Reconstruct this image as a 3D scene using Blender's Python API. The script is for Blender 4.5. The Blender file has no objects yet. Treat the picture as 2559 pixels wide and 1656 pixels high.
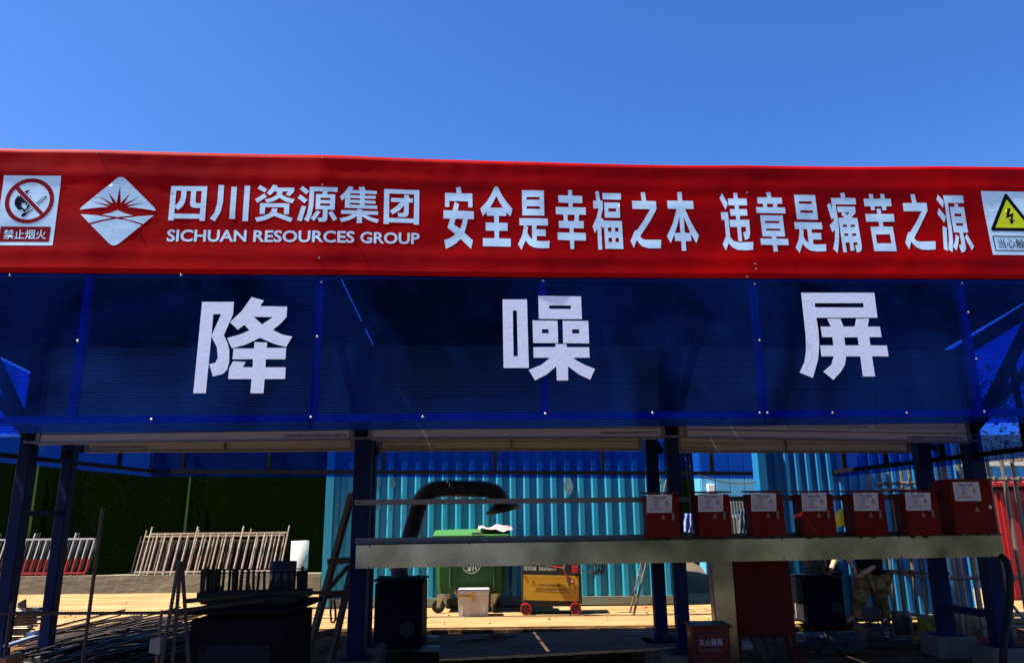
import bpy, bmesh, math, random
from mathutils import Vector as V, Matrix, Euler
from mathutils.geometry import delaunay_2d_cdt
from mathutils import noise as NZ
random.seed(11)
S = bpy.context.scene
COL = S.collection
R = math.radians

# ------------------------------------------------------------ camera, sky, sun, exposure
PITCH, ROLL, FPX, CAMZ = R(13.8), R(0.6), 1848.0, 1.45
fw = V((0, math.cos(PITCH), math.sin(PITCH)))
_r, _u = V((1, 0, 0)), V((0, -math.sin(PITCH), math.cos(PITCH)))
cr = _r * math.cos(ROLL) - _u * math.sin(ROLL)
cu = _u * math.cos(ROLL) + _r * math.sin(ROLL)
CAM = V((0, 0, CAMZ))
cd = bpy.data.cameras.new('camera'); cam = bpy.data.objects.new('camera', cd); COL.objects.link(cam)
m = Matrix.Identity(4)
for i in range(3):
    m[i][0], m[i][1], m[i][2], m[i][3] = cr[i], cu[i], -fw[i], CAM[i]
cam.matrix_world = m
cd.sensor_width = 36; cd.lens = 26.0; cd.clip_end = 3000; cd.clip_start = 0.05
S.camera = cam
SUN = V((-0.50, -0.085, 0.86)).normalized()
el = math.asin(SUN.z); az = math.atan2(SUN.x, SUN.y)
w = bpy.data.worlds.new('World'); S.world = w; w.use_nodes = True
nt = w.node_tree; bg = nt.nodes['Background']
sky = nt.nodes.new('ShaderNodeTexSky'); sky.sky_type = 'NISHITA'; sky.sun_disc = False
sky.sun_elevation = el; sky.sun_rotation = az % (2 * math.pi); sky.air_density = 1.0; sky.dust_density = 0.9; sky.ozone_density = 3.0
sky.altitude = 1200
hs = nt.nodes.new('ShaderNodeHueSaturation'); hs.inputs['Saturation'].default_value = 1.26
mx = nt.nodes.new('ShaderNodeMixRGB'); mx.blend_type = 'MULTIPLY'; mx.inputs[0].default_value = 1; mx.inputs[2].default_value = (1.02, 0.98, 1.22, 1)
nt.links.new(sky.outputs[0], hs.inputs['Color']); nt.links.new(hs.outputs[0], mx.inputs[1]); nt.links.new(mx.outputs[0], bg.inputs[0])
bg.inputs[1].default_value = 0.06
sd = bpy.data.lights.new('sun', 'SUN'); sd.energy = 5.0; sd.angle = R(0.5); sd.color = (1, 0.93, 0.80)
so = bpy.data.objects.new('sun', sd); COL.objects.link(so); so.rotation_euler = SUN.to_track_quat('Z', 'Y').to_euler(); so.location = (-5, -2, 9)
S.view_settings.view_transform = 'Standard'; S.view_settings.look = 'None'; S.view_settings.gamma = 1
S.view_settings.use_curve_mapping = False; S.view_settings.exposure = 1.65
S.render.engine = 'CYCLES'; S.cycles.max_bounces = 8; S.cycles.transparent_max_bounces = 16; S.cycles.caustics_reflective = False

# ------------------------------------------------------------ measuring helpers (photo pixels -> places in the world)
def ray(px, py):
    return (cr * ((px - 1279.5) / FPX) + cu * ((828 - py) / FPX) + fw)
def P(px, py, Y, k=0.0):
    """point on the upright plane y = Y + k x"""
    d = ray(px, py); t = Y / (d.y - k * d.x)
    return CAM + d * t
def G(px, py, z=0.0):
    d = ray(px, py); return CAM + d * ((z - CAMZ) / d.z)
FY, FK = 4.6, 0.072
def F(px, py, off=0.0):
    return P(px, py, FY - off, FK)
PK = 0.05
def PF(px, py, off=0.0): return P(px, py, 7.5 - off, PK)      # front row of posts
def PB(px, py, off=0.0): return P(px, py, 8.2 - off, PK)     # rear row of posts

# ------------------------------------------------------------ materials
MATS = {}
def mat(name, col, rough=0.6, metal=0.0, spec=0.5, noise=None, bump=None, scale=None, coat=0.0):
    """noise=(scale, amount, colour2) mottles the colour; bump=(scale, strength)"""
    if name in MATS: return MATS[name]
    mt = bpy.data.materials.new(name); mt.use_nodes = True; MATS[name] = mt
    n, l = mt.node_tree.nodes, mt.node_tree.links; b = n['Principled BSDF']
    b.inputs['Base Color'].default_value = (*col, 1); b.inputs['Roughness'].default_value = rough
    b.inputs['Metallic'].default_value = metal; b.inputs['Specular IOR Level'].default_value = spec
    b.inputs['Coat Weight'].default_value = coat
    tc = n.new('ShaderNodeTexCoord')
    mp = n.new('ShaderNodeMapping'); l.new(tc.outputs['Object'], mp.inputs[0])
    if scale: mp.inputs['Scale'].default_value = scale
    if noise is None: noise = (6, 0.35, tuple(c * 0.55 for c in col))
    t = n.new('ShaderNodeTexNoise'); t.inputs['Scale'].default_value = noise[0]; t.inputs['Detail'].default_value = 8; t.inputs['Roughness'].default_value = 0.65
    l.new(mp.outputs[0], t.inputs['Vector'])
    r = n.new('ShaderNodeValToRGB'); r.color_ramp.elements[0].position = 0.35; r.color_ramp.elements[1].position = 0.68
    c2 = noise[2]; a = noise[1]
    r.color_ramp.elements[0].color = (*[c * (1 - a) + d * a for c, d in zip(col, c2)], 1); r.color_ramp.elements[1].color = (*col, 1)
    l.new(t.outputs['Fac'], r.inputs[0]); l.new(r.outputs[0], b.inputs['Base Color'])
    if bump is None: bump = (40, 0.05)
    t2 = n.new('ShaderNodeTexNoise'); t2.inputs['Scale'].default_value = bump[0]; t2.inputs['Detail'].default_value = 4
    l.new(mp.outputs[0], t2.inputs['Vector'])
    bp = n.new('ShaderNodeBump'); bp.inputs['Strength'].default_value = bump[1]; bp.inputs['Distance'].default_value = 0.02
    l.new(t2.outputs['Fac'], bp.inputs['Height']); l.new(bp.outputs[0], b.inputs['Normal'])
    return mt

def wave_node(n, l, vec, axis, scale, dist=0.0):
    wv = n.new('ShaderNodeTexWave'); wv.wave_type = 'BANDS'; wv.bands_direction = axis; wv.inputs['Scale'].default_value = scale
    wv.inputs['Distortion'].default_value = dist; l.new(vec, wv.inputs['Vector']); return wv

def poly_material(name='blue_ribbed_sheet', milk=0.38):
    """blue twin-wall sheet: see-through, ribbed, a little milky"""
    mt = bpy.data.materials.new(name); mt.use_nodes = True
    n, l = mt.node_tree.nodes, mt.node_tree.links; n.remove(n['Principled BSDF']); out = n['Material Output']
    tc = n.new('ShaderNodeTexCoord')
    wv = wave_node(n, l, tc.outputs['Object'], 'Z', 20.9, 0.0)          # one rib every 15 mm
    rp = n.new('ShaderNodeValToRGB'); rp.color_ramp.elements[0].position = 0.12; rp.color_ramp.elements[1].position = 0.5
    rp.color_ramp.elements[0].color = (0.008, 0.035, 0.22, 1); rp.color_ramp.elements[1].color = (0.075, 0.27, 0.92, 1)
    l.new(wv.outputs['Fac'], rp.inputs[0])
    tr = n.new('ShaderNodeBsdfTransparent'); l.new(rp.outputs[0], tr.inputs[0])
    df = n.new('ShaderNodeBsdfDiffuse')
    dn = n.new('ShaderNodeTexNoise'); dn.inputs['Scale'].default_value = 1.1; dn.inputs['Detail'].default_value = 6; dn.inputs['Roughness'].default_value = 0.6; dn.inputs['Distortion'].default_value = 0.8
    dm = n.new('ShaderNodeMapping'); dm.inputs['Scale'].default_value = (1.0, 1.0, 0.7); l.new(tc.outputs['Object'], dm.inputs[0]); l.new(dm.outputs[0], dn.inputs['Vector'])
    dr_ = n.new('ShaderNodeValToRGB'); dr_.color_ramp.elements[0].position = 0.39; dr_.color_ramp.elements[1].position = 0.70
    dr_.color_ramp.elements[0].color = (0.0005, 0.006, 0.05, 1); dr_.color_ramp.elements[1].color = (0.02, 0.12, 0.70, 1); l.new(dn.outputs['Fac'], dr_.inputs[0])
    rm = n.new('ShaderNodeMixRGB'); rm.blend_type = 'MULTIPLY'; rm.inputs[0].default_value = 0.75; l.new(dr_.outputs[0], rm.inputs[1])
    rr2 = n.new('ShaderNodeValToRGB'); rr2.color_ramp.elements[0].color = (.25, .25, .3, 1); rr2.color_ramp.elements[1].position = 0.5; l.new(wv.outputs['Fac'], rr2.inputs[0]); l.new(rr2.outputs[0], rm.inputs[2]); l.new(rm.outputs[0], df.inputs[0])
    tl = n.new('ShaderNodeBsdfTranslucent'); tl.inputs[0].default_value = (0.005, 0.055, 0.52, 1)
    a = n.new('ShaderNodeMixShader'); a.inputs[0].default_value = 0.5; l.new(df.outputs[0], a.inputs[1]); l.new(tl.outputs[0], a.inputs[2])
    b = n.new('ShaderNodeMixShader'); b.inputs[0].default_value = milk; l.new(tr.outputs[0], b.inputs[1]); l.new(a.outputs[0], b.inputs[2])
    gl = n.new('ShaderNodeBsdfGlossy'); gl.inputs['Roughness'].default_value = 0.35; gl.inputs[0].default_value = (0.10, 0.20, 0.42, 1)
    nz = n.new('ShaderNodeTexNoise'); nz.inputs['Scale'].default_value = 1.3; nz.inputs['Detail'].default_value = 2
    l.new(tc.outputs['Object'], nz.inputs['Vector'])
    ad = n.new('ShaderNodeMath'); ad.operation = 'ADD'; l.new(wv.outputs['Fac'], ad.inputs[0])
    ml = n.new('ShaderNodeMath'); ml.operation = 'MULTIPLY'; ml.inputs[1].default_value = 40; l.new(nz.outputs['Fac'], ml.inputs[0]); l.new(ml.outputs[0], ad.inputs[1])
    bp = n.new('ShaderNodeBump'); bp.inputs['Strength'].default_value = 0.6; bp.inputs['Distance'].default_value = 0.003
    l.new(ad.outputs[0], bp.inputs['Height']); l.new(bp.outputs[0], gl.inputs['Normal'])
    fr = n.new('ShaderNodeFresnel'); fr.inputs[0].default_value = 1.16; l.new(bp.outputs[0], fr.inputs['Normal'])
    c = n.new('ShaderNodeMixShader'); l.new(fr.outputs[0], c.inputs[0]); l.new(b.outputs[0], c.inputs[1]); l.new(gl.outputs[0], c.inputs[2])
    l.new(c.outputs[0], out.inputs[0]); return mt

def banner_material(name, col, col2, rough=0.6):
    """printed banner cloth: soft relief where it is pulled over the frame, fine weave"""
    mt = bpy.data.materials.new(name); mt.use_nodes = True
    n, l = mt.node_tree.nodes, mt.node_tree.links; b = n['Principled BSDF']
    b.inputs['Roughness'].default_value = rough; b.inputs['Specular IOR Level'].default_value = 0.03
    tc = n.new('ShaderNodeTexCoord'); mp = n.new('ShaderNodeMapping'); l.new(tc.outputs['Object'], mp.inputs[0]); mp.inputs['Scale'].default_value = (0.6, 1, 2.2)
    t = n.new('ShaderNodeTexNoise'); t.inputs['Scale'].default_value = 2.0; t.inputs['Detail'].default_value = 7; l.new(mp.outputs[0], t.inputs['Vector'])
    r = n.new('ShaderNodeValToRGB'); r.color_ramp.elements[0].position = 0.3; r.color_ramp.elements[1].position = 0.7
    r.color_ramp.elements[0].color = (*col2, 1); r.color_ramp.elements[1].color = (*col, 1)
    l.new(t.outputs['Fac'], r.inputs[0])
    sc = n.new('ShaderNodeTexNoise'); sc.inputs['Scale'].default_value = 9; sc.inputs['Detail'].default_value = 10; sc.inputs['Roughness'].default_value = 0.8; l.new(tc.outputs['Object'], sc.inputs['Vector'])
    sr = n.new('ShaderNodeValToRGB'); sr.color_ramp.elements[0].position = 0.34; sr.color_ramp.elements[1].position = 0.44; sr.color_ramp.elements[0].color = (.72, .70, .68, 1); l.new(sc.outputs['Fac'], sr.inputs[0])
    sm = n.new('ShaderNodeMixRGB'); sm.blend_type = 'MULTIPLY'; sm.inputs[0].default_value = 0.8; l.new(r.outputs[0], sm.inputs[1]); l.new(sr.outputs[0], sm.inputs[2]); l.new(sm.outputs[0], b.inputs['Base Color'])
    # broad slack of the cloth
    m2 = n.new('ShaderNodeMapping'); l.new(tc.outputs['Object'], m2.inputs[0]); m2.inputs['Scale'].default_value = (0.35, 1, 1.6)
    t2 = n.new('ShaderNodeTexNoise'); t2.inputs['Scale'].default_value = 3.2; t2.inputs['Detail'].default_value = 3; l.new(m2.outputs[0], t2.inputs['Vector'])
    t3 = n.new('ShaderNodeTexNoise'); t3.inputs['Scale'].default_value = 260; l.new(tc.outputs['Object'], t3.inputs['Vector'])
    ml = n.new('ShaderNodeMath'); ml.operation = 'MULTIPLY'; ml.inputs[1].default_value = 0.015; l.new(t3.outputs['Fac'], ml.inputs[0])
    ad = n.new('ShaderNodeMath'); ad.operation = 'ADD'; l.new(t2.outputs['Fac'], ad.inputs[0]); l.new(ml.outputs[0], ad.inputs[1])
    bp = n.new('ShaderNodeBump'); bp.inputs['Strength'].default_value = 0.3; bp.inputs['Distance'].default_value = 0.012
    l.new(ad.outputs[0], bp.inputs['Height']); l.new(bp.outputs[0], b.inputs['Normal'])
    return mt

def galv_material():
    mt = bpy.data.materials.new('galvanised_sheet'); mt.use_nodes = True
    n, l = mt.node_tree.nodes, mt.node_tree.links; b = n['Principled BSDF']
    b.inputs['Metallic'].default_value = 1.0
    tc = n.new('ShaderNodeTexCoord')
    v = n.new('ShaderNodeTexVoronoi'); v.inputs['Scale'].default_value = 170; l.new(tc.outputs['Object'], v.inputs['Vector'])
    nz = n.new('ShaderNodeTexNoise'); nz.inputs['Scale'].default_value = 1.5; nz.inputs['Detail'].default_value = 4; l.new(tc.outputs['Object'], nz.inputs['Vector'])
    r = n.new('ShaderNodeValToRGB'); r.color_ramp.elements[0].position = 0.38; r.color_ramp.elements[1].position = 0.62
    r.color_ramp.elements[0].color = (0.11, 0.120, 0.108, 1); r.color_ramp.elements[1].color = (0.27, 0.290, 0.265, 1); l.new(nz.outputs['Fac'], r.inputs[0])
    mx = n.new('ShaderNodeMixRGB'); mx.blend_type = 'MULTIPLY'; mx.inputs[0].default_value = 0.45; l.new(r.outputs[0], mx.inputs[1]); l.new(v.outputs['Color'], mx.inputs[2])
    bw = n.new('ShaderNodeHueSaturation'); bw.inputs["Saturation"].default_value = 0.5; l.new(mx.outputs[0], bw.inputs['Color']); l.new(bw.outputs[0], b.inputs['Base Color'])
    r2 = n.new('ShaderNodeMapRange'); r2.inputs['To Min'].default_value = 0.16; r2.inputs['To Max'].default_value = 0.30; l.new(nz.outputs['Fac'], r2.inputs[0]); l.new(r2.outputs[0], b.inputs['Roughness'])
    bp = n.new('ShaderNodeBump'); bp.inputs['Strength'].default_value = 0.05; bp.inputs['Distance'].default_value = 0.002; l.new(v.outputs['Distance'], bp.inputs['Height']); l.new(bp.outputs[0], b.inputs['Normal'])
    return mt

POLY = poly_material(); POLYC = poly_material('blue_ribbed_sheet_clear', 0.22); GALV = galv_material()  # second copy is less milky, for the rear and side sheets
RED = banner_material('red_banner_cloth', (0.33, 0.001, 0.002), (0.20, 0.001, 0.004))
WHITEP = banner_material('white_banner_print', (0.52, 0.74, 0.95), (0.48, 0.69, 0.91))
BLUEP = mat('post_blue_paint', (0.001, 0.008, 0.058), 0.55, spec=0.1, noise=(7, 0.7, (0.003, 0.005, 0.016)))
TUBEP = mat('fascia_tube_paint', (0.04, 0.20, 0.92), 0.5)
DARKSTEEL = mat('dark_steel', (0.006, 0.006, 0.007), 0.7, 0.0, .1)
FOAM = mat('white_foam_letter', (0.70, 0.74, 0.92), 0.55, noise=(14, 0.12, (0.5, 0.52, 0.75)))
ROOFM = mat('roof_sheet_dark', (0.006, 0.007, 0.012), 0.8, spec=.1)
BOARDW = mat('board_white', (0.33, 0.32, 0.36), 0.5, spec=.2, noise=(3, 0.15, (0.27, 0.26, 0.30)))
BLACKP = mat('black_print', (0.008, 0.008, 0.010), 0.5)
REDP = mat('red_print', (0.35, 0.012, 0.014), 0.5)
NAVYP = mat('navy_print', (0.010, 0.020, 0.09), 0.5)
GREENP = mat('green_print', (0.06, 0.12, 0.02), 0.5)
YELP = mat('yellow_print', (0.62, 0.68, 0.02), 0.5)
ALU = mat('rail_aluminium', (0.12, 0.12, 0.125), 0.5, 0.5)
SCREW = mat('screw_zinc', (0.42, 0.40, 0.35), 0.35, 0.8)
RUB = mat('black_rubber', (0.012, 0.012, 0.013), 0.75)
BOXRED = mat('box_red_paint', (0.105, 0.006, 0.004), 0.6, spec=.06, noise=(3, 0.25, (0.05, 0.003, 0.002)))
STICK = mat('sticker_white', (0.46, 0.48, 0.56), 0.5, spec=.2)
STICKY = mat('sticker_yellow', (0.45, 0.27, 0.04), 0.5)
WOOD = mat('old_wood', (0.085, 0.048, 0.024), 0.8, noise=(4, 0.7, (0.03, 0.018, 0.01)), scale=(1, 1, 8), bump=(20, 0.3))
RUST = mat('rusty_rebar', (0.055, 0.024, 0.011), 0.7, 0.2, noise=(30, 0.8, (0.018, 0.011, 0.009)), bump=(120, 0.4))
REBARD = mat("dark_rebar", (0.010, 0.006, 0.004), 0.65, 0.1, noise=(40, 0.6, (0.06, 0.03, 0.02)))

# ------------------------------------------------------------ mesh helpers
class MB:
    def __init__(s): s.v = []; s.f = []; s.sm = False
    def add(s, vs, fs):
        o = len(s.v); s.v += [V(a) for a in vs]; s.f += [tuple(i + o for i in f) for f in fs]; return s
    def hexa(s, a):   # a: 8 points, bottom ring then top ring
        return s.add(a, [(0, 3, 2, 1), (4, 5, 6, 7), (0, 1, 5, 4), (1, 2, 6, 5), (2, 3, 7, 6), (3, 0, 4, 7)])
    def box(s, c, d, rot=None, bev=0.0):
        c = V(c); x, y, z = d[0] / 2, d[1] / 2, d[2] / 2
        M = rot.to_matrix() if rot else None
        if bev > 0:
            b = min(bev, x * .9, y * .9, z * .9)
            pts = []
            for (zz, k) in ((-z, b), (-z + b, 0), (z - b, 0), (z, b)):
                xx, yy = x - k, y - k; q = b if k == 0 else b * .3
                pts.append([V((xx - q, -yy, zz)), V((xx, -yy + q, zz)), V((xx, yy - q, zz)), V((xx - q, yy, zz)), V((-xx + q, yy, zz)), V((-xx, yy - q, zz)), V((-xx, -yy + q, zz)), V((-xx + q, -yy, zz))])
            vs = [p for r_ in pts for p in r_]; fs = [tuple(range(7, -1, -1)), tuple(range(24, 32))]
            for r_ in range(3):
                for i in range(8): fs.append((r_ * 8 + i, r_ * 8 + (i + 1) % 8, r_ * 8 + 8 + (i + 1) % 8, r_ * 8 + 8 + i))
        else:
            vs = [V(p) for p in ((-x, -y, -z), (x, -y, -z), (x, y, -z), (-x, y, -z), (-x, -y, z), (x, -y, z), (x, y, z), (-x, y, z))]
            fs = [(0, 3, 2, 1), (4, 5, 6, 7), (0, 1, 5, 4), (1, 2, 6, 5), (2, 3, 7, 6), (3, 0, 4, 7)]
        if M: vs = [M @ p for p in vs]
        return s.add([p + c for p in vs], fs)
    def bar(s, a, b, w, h, up=V((0, 0, 1))):
        a, b = V(a), V(b); d = (b - a).normalized()
        if abs(d.dot(up)) > .98: up = V((0, 1, 0))
        x = d.cross(up).normalized() * w / 2; y = x.cross(d).normalized() * h / 2
        return s.hexa([a - x - y, a + x - y, a + x + y, a - x + y, b - x - y, b + x - y, b + x + y, b - x + y])
    def tube(s, pts, r, n=8, cap=True, rs=None):
        pts = [V(p) for p in pts]; N = len(pts); o = len(s.v); prev = None
        for i, p in enumerate(pts):
            d = (pts[min(i + 1, N - 1)] - pts[max(i - 1, 0)]).normalized()
            if prev is None:
                x = d.orthogonal().normalized()
            else:
                x = (prev - d * prev.dot(d)).normalized()
            prev = x; y = d.cross(x); rr = rs[i] if rs else r
            for k in range(n):
                t = 2 * math.pi * k / n; s.v.append(p + (x * math.cos(t) + y * math.sin(t)) * rr)
        for i in range(N - 1):
            for k in range(n):
                s.f.append((o + i * n + k, o + i * n + (k + 1) % n, o + (i + 1) * n + (k + 1) % n, o + (i + 1) * n + k))
        if cap:
            s.f.append(tuple(o + k for k in range(n - 1, -1, -1))); s.f.append(tuple(o + (N - 1) * n + k for k in range(n)))
        return s
    def lathe(s, c, axis, prof, n=20):
        c, ax = V(c), V(axis).normalized(); x = ax.orthogonal().normalized(); y = ax.cross(x); o = len(s.v); N = len(prof)
        for (r_, h) in prof:
            for k in range(n):
                t = 2 * math.pi * k / n; s.v.append(c + ax * h + (x * math.cos(t) + y * math.sin(t)) * max(r_, 1e-4))
        for i in range(N - 1):
            for k in range(n): s.f.append((o + i * n + k, o + i * n + (k + 1) % n, o + (i + 1) * n + (k + 1) % n, o + (i + 1) * n + k))
        s.f.append(tuple(o + k for k in range(n - 1, -1, -1))); s.f.append(tuple(o + (N - 1) * n + k for k in range(n)))
        return s
    def prism(s, poly, dv):
        poly = [V(p) for p in poly]; dv = V(dv); n = len(poly)
        return s.add(poly + [p + dv for p in poly], [tuple(range(n - 1, -1, -1)), tuple(range(n, 2 * n))] + [(i, (i + 1) % n, n + (i + 1) % n, n + i) for i in range(n)])

def base(o): return V(o['_b']) if o is not None and '_b' in o.keys() else V((0, 0, 0))
def obj(name, mb, mt, parent=None, smooth=False, loc=None):
    me = bpy.data.meshes.new(name)
    b0 = base(parent) if parent is not None else V(loc or (0, 0, 0))
    me.from_pydata([tuple(p - b0) for p in mb.v], [], mb.f); me.update()
    bm = bmesh.new(); bm.from_mesh(me); bmesh.ops.recalc_face_normals(bm, faces=bm.faces)
    bm.to_mesh(me); bm.free()
    if smooth:
        for p in me.polygons: p.use_smooth = True
    me.materials.append(mt)
    o = bpy.data.objects.new(name, me); COL.objects.link(o)
    o['_b'] = tuple(b0)
    if parent is not None: o.parent = parent
    else: o.location = b0
    return o
def thing(name, label, cat, loc=(0, 0, 0), group=None):
    o = bpy.data.objects.new(name, None); COL.objects.link(o); o.empty_display_size = 0.1
    o.location = V(loc); o['_b'] = tuple(V(loc)); return tag(o, label, cat, group)
def tag(o, label, cat, group=None):
    o['label'] = label; o['category'] = cat
    if group: o['group'] = group
    return o
def struct(o): o['kind'] = 'structure'; return o
def stuff(o): o['kind'] = 'stuff'; return o
def dup(root, loc, label=None):
    r_ = root.copy(); COL.objects.link(r_); r_.location = V(loc)
    if label: r_['label'] = label
    for ch in list(root.children):
        c = ch.copy(); COL.objects.link(c); c.parent = r_
        for g in list(ch.children):
            d = g.copy(); COL.objects.link(d); d.parent = c
    return r_

# flat shapes traced on a plane: outers are joined, holes cut out, islands put back
def traced(shapes, fmap, thick=None):
    vs, es, polys = [], [], []
    for kind, pts in shapes:
        o = len(vs); vs += [V((p[0], p[1])) for p in pts]; n = len(pts); es += [(o + i, o + (i + 1) % n) for i in range(n)]; polys.append((kind, pts))
    ov, oe, of, _, _, _ = delaunay_2d_cdt(vs, es, [], 0, 0.01, True)
    def inside(x, y, pts):
        c = False; j = len(pts) - 1
        for i in range(len(pts)):
            (xi, yi), (xj, yj) = pts[i], pts[j]
            if (yi > y) != (yj > y) and x < (xj - xi) * (y - yi) / (yj - yi) + xi: c = not c
            j = i
        return c
    keep = []
    for f in of:
        x = sum(ov[i].x for i in f) / len(f); y = sum(ov[i].y for i in f) / len(f)
        k = {kd for kd, pts in polys if inside(x, y, pts)}
        if 'i' in k or ('o' in k and 'h' not in k): keep.append(tuple(f))
    mb = MB()
    if thick is None:
        mb.add([fmap(p.x, p.y, 0.0) for p in ov], keep)
    else:
        n = len(ov); edge = {}
        for f in keep:
            for i in range(len(f)):
                a, b = f[i], f[(i + 1) % len(f)]
                edge[(a, b)] = 1
        fs2 = list(keep) + [tuple(i + n for i in reversed(f)) for f in keep]
        for (a, b) in edge:
            if (b, a) not in edge: fs2.append((b, a, a + n, b + n))
        mb.add([fmap(p.x, p.y, thick) for p in ov] + [fmap(p.x, p.y, 0.0) for p in ov], fs2)
    used = sorted({i for f in mb.f for i in f}); ix = {a: i for i, a in enumerate(used)}
    mb.v = [mb.v[i] for i in used]; mb.f = [tuple(ix[i] for i in f) for f in mb.f]
    return mb
_fc = {}
def glyphs(txt, bold=0.0, slant=0.0, extrude=0.0):
    key = (txt, bold, slant)
    if key in _fc: return _fc[key]
    c = bpy.data.curves.new('lettering', 'FONT'); c.body = txt; c.size = 1; c.offset = bold; c.shear = slant; c.resolution_u = 3; c.fill_mode = 'BOTH'
    o = bpy.data.objects.new('lettering', c); me = bpy.data.meshes.new_from_object(o)
    vs = [v.co.copy() for v in me.vertices]; fs = [tuple(p.vertices) for p in me.polygons]
    bpy.data.objects.remove(o); bpy.data.curves.remove(c); bpy.data.meshes.remove(me)
    x0, x1 = min(v.x for v in vs), max(v.x for v in vs); y0, y1 = min(v.y for v in vs), max(v.y for v in vs)
    out = ([((v.x - x0) / (x1 - x0), (v.y - y0) / (y1 - y0)) for v in vs], fs); _fc[key] = out; return out
def text(txt, quad, fmap, off=0.0, bold=0.0, slant=0.0, mirror=False):
    """quad: TL,TR,BR,BL in the coordinates fmap takes (x, y, off)"""
    uv, fs = glyphs(txt, bold, slant); TL, TR, BR, BL = [V(q) for q in quad]; mb = MB(); vs = []
    for u, v in uv:
        if mirror: u = 1 - u
        p = (BL * (1 - u) + BR * u) * (1 - v) + (TL * (1 - u) + TR * u) * v
        vs.append(fmap(p.x, p.y, off))
    return mb.add(vs, fs)
def fr(x0, y0, s, plane=F):
    return lambda x, y, off=0.0: plane(x0 + x / s, y0 + y / s, off)
# ------------------------------------------------------------ ground
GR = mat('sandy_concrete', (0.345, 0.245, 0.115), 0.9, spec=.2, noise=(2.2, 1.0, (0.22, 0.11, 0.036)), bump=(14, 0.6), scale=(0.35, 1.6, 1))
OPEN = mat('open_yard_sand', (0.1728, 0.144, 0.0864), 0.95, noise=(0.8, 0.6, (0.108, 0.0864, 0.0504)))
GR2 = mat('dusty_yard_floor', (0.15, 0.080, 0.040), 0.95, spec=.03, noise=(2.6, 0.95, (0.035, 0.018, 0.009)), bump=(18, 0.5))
DIRT = mat('brown_dirt', (0.10, 0.065, 0.04), 0.95, noise=(5, 0.6, (0.04, 0.03, 0.02)), bump=(20, 0.8))
def sheet(x0, x1, y0, y1, z, nx, ny, amp, sc=1.0):
    mb = MB(); vs = []; fs = []
    for j in range(ny + 1):
        for i in range(nx + 1):
            x = x0 + (x1 - x0) * i / nx; y = y0 + (y1 - y0) * j / ny
            vs.append((x, y, z + amp * NZ.noise(V((x * sc, y * sc, 3.1)))))
    for j in range(ny):
        for i in range(nx):
            a = j * (nx + 1) + i; fs.append((a, a + 1, a + nx + 2, a + nx + 1))
    return mb.add(vs, fs)
SE = 10.4
g = sheet(-400, 400, -400, 400, -0.10, 4, 4, 0); struct(obj('ground', g, OPEN))
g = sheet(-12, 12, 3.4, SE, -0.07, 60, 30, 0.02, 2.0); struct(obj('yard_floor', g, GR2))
g = MB(); g.box((0, SE + 15, -0.05), (60, 30, 0.10)); o = struct(obj('concrete_slab', g, GR))
# ragged front lip of the slab
lip = MB(); 
for i in range(70):
    x = -7 + i * 0.2; lip.box((x, SE - 0.03 + random.uniform(-.02, .02), -0.045), (0.21, 0.07, 0.055 + random.uniform(-.01, .01)), bev=.01)
stuff(obj('slab_edge_crumbs', lip, GR2, o))

# ------------------------------------------------------------ backdrop: green mat wall, kerb, containers, cabin, far fence, hill
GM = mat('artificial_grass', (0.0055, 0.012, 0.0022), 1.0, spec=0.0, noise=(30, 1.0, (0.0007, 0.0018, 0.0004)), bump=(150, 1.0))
GY = G(400, 1481).y + .42
gw = thing('grass_mat_wall', 'dark green artificial grass wall behind the stacked barriers', 'wall', (P(400, 1400, GY).x, GY, 0))
xl, xr = P(-700, 1300, GY).x, P(1765, 1300, GY).x
N = 90; mb = MB(); vs = []; fs = []
ztop = P(0, 1092, GY).z
for j in range(2):
    for i in range(N + 1):
        x = xl + (xr - xl) * i / N
        vs.append((x, GY + 0.04 * NZ.noise(V((x * 1.3, 0, 0))), 0.0 if j == 0 else ztop))
for i in range(N): fs.append((i, i + 1, N + 2 + i, N + 1 + i))
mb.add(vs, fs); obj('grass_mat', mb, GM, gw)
GS = mat('sunlit_grass_fold', (0.0936, 0.2016, 0.0216), 0.9, noise=(80, 0.5, (0.0216, 0.072, 0.0072)))  # sun caught by the folds is painted in as a brighter green
for (a, b, c, d) in ((97, 1158, 72, 1345), (476, 1190, 462, 1330)):
    A, B = P(a, a and b, GY - .05), P(c, d, GY - .05); mb = MB()
    nrm = V((-.018, -.04, 0))
    mb.add([A + V((-.012, 0, 0)), A + nrm * .6, A + V((.016, 0, 0)), B + V((-.02, 0, 0)), B + nrm, B + V((.02, 0, 0))], [(0, 1, 4, 3), (1, 2, 5, 4)])
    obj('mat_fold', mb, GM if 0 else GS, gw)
mb = MB(); mb.box(((xl + xr) / 2, GY, ztop + .02), (xr - xl, .1, .05)); obj('wall_cap', mb, mat('pale_cap', (0.6, 0.6, 0.55), 0.7), gw)
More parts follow.
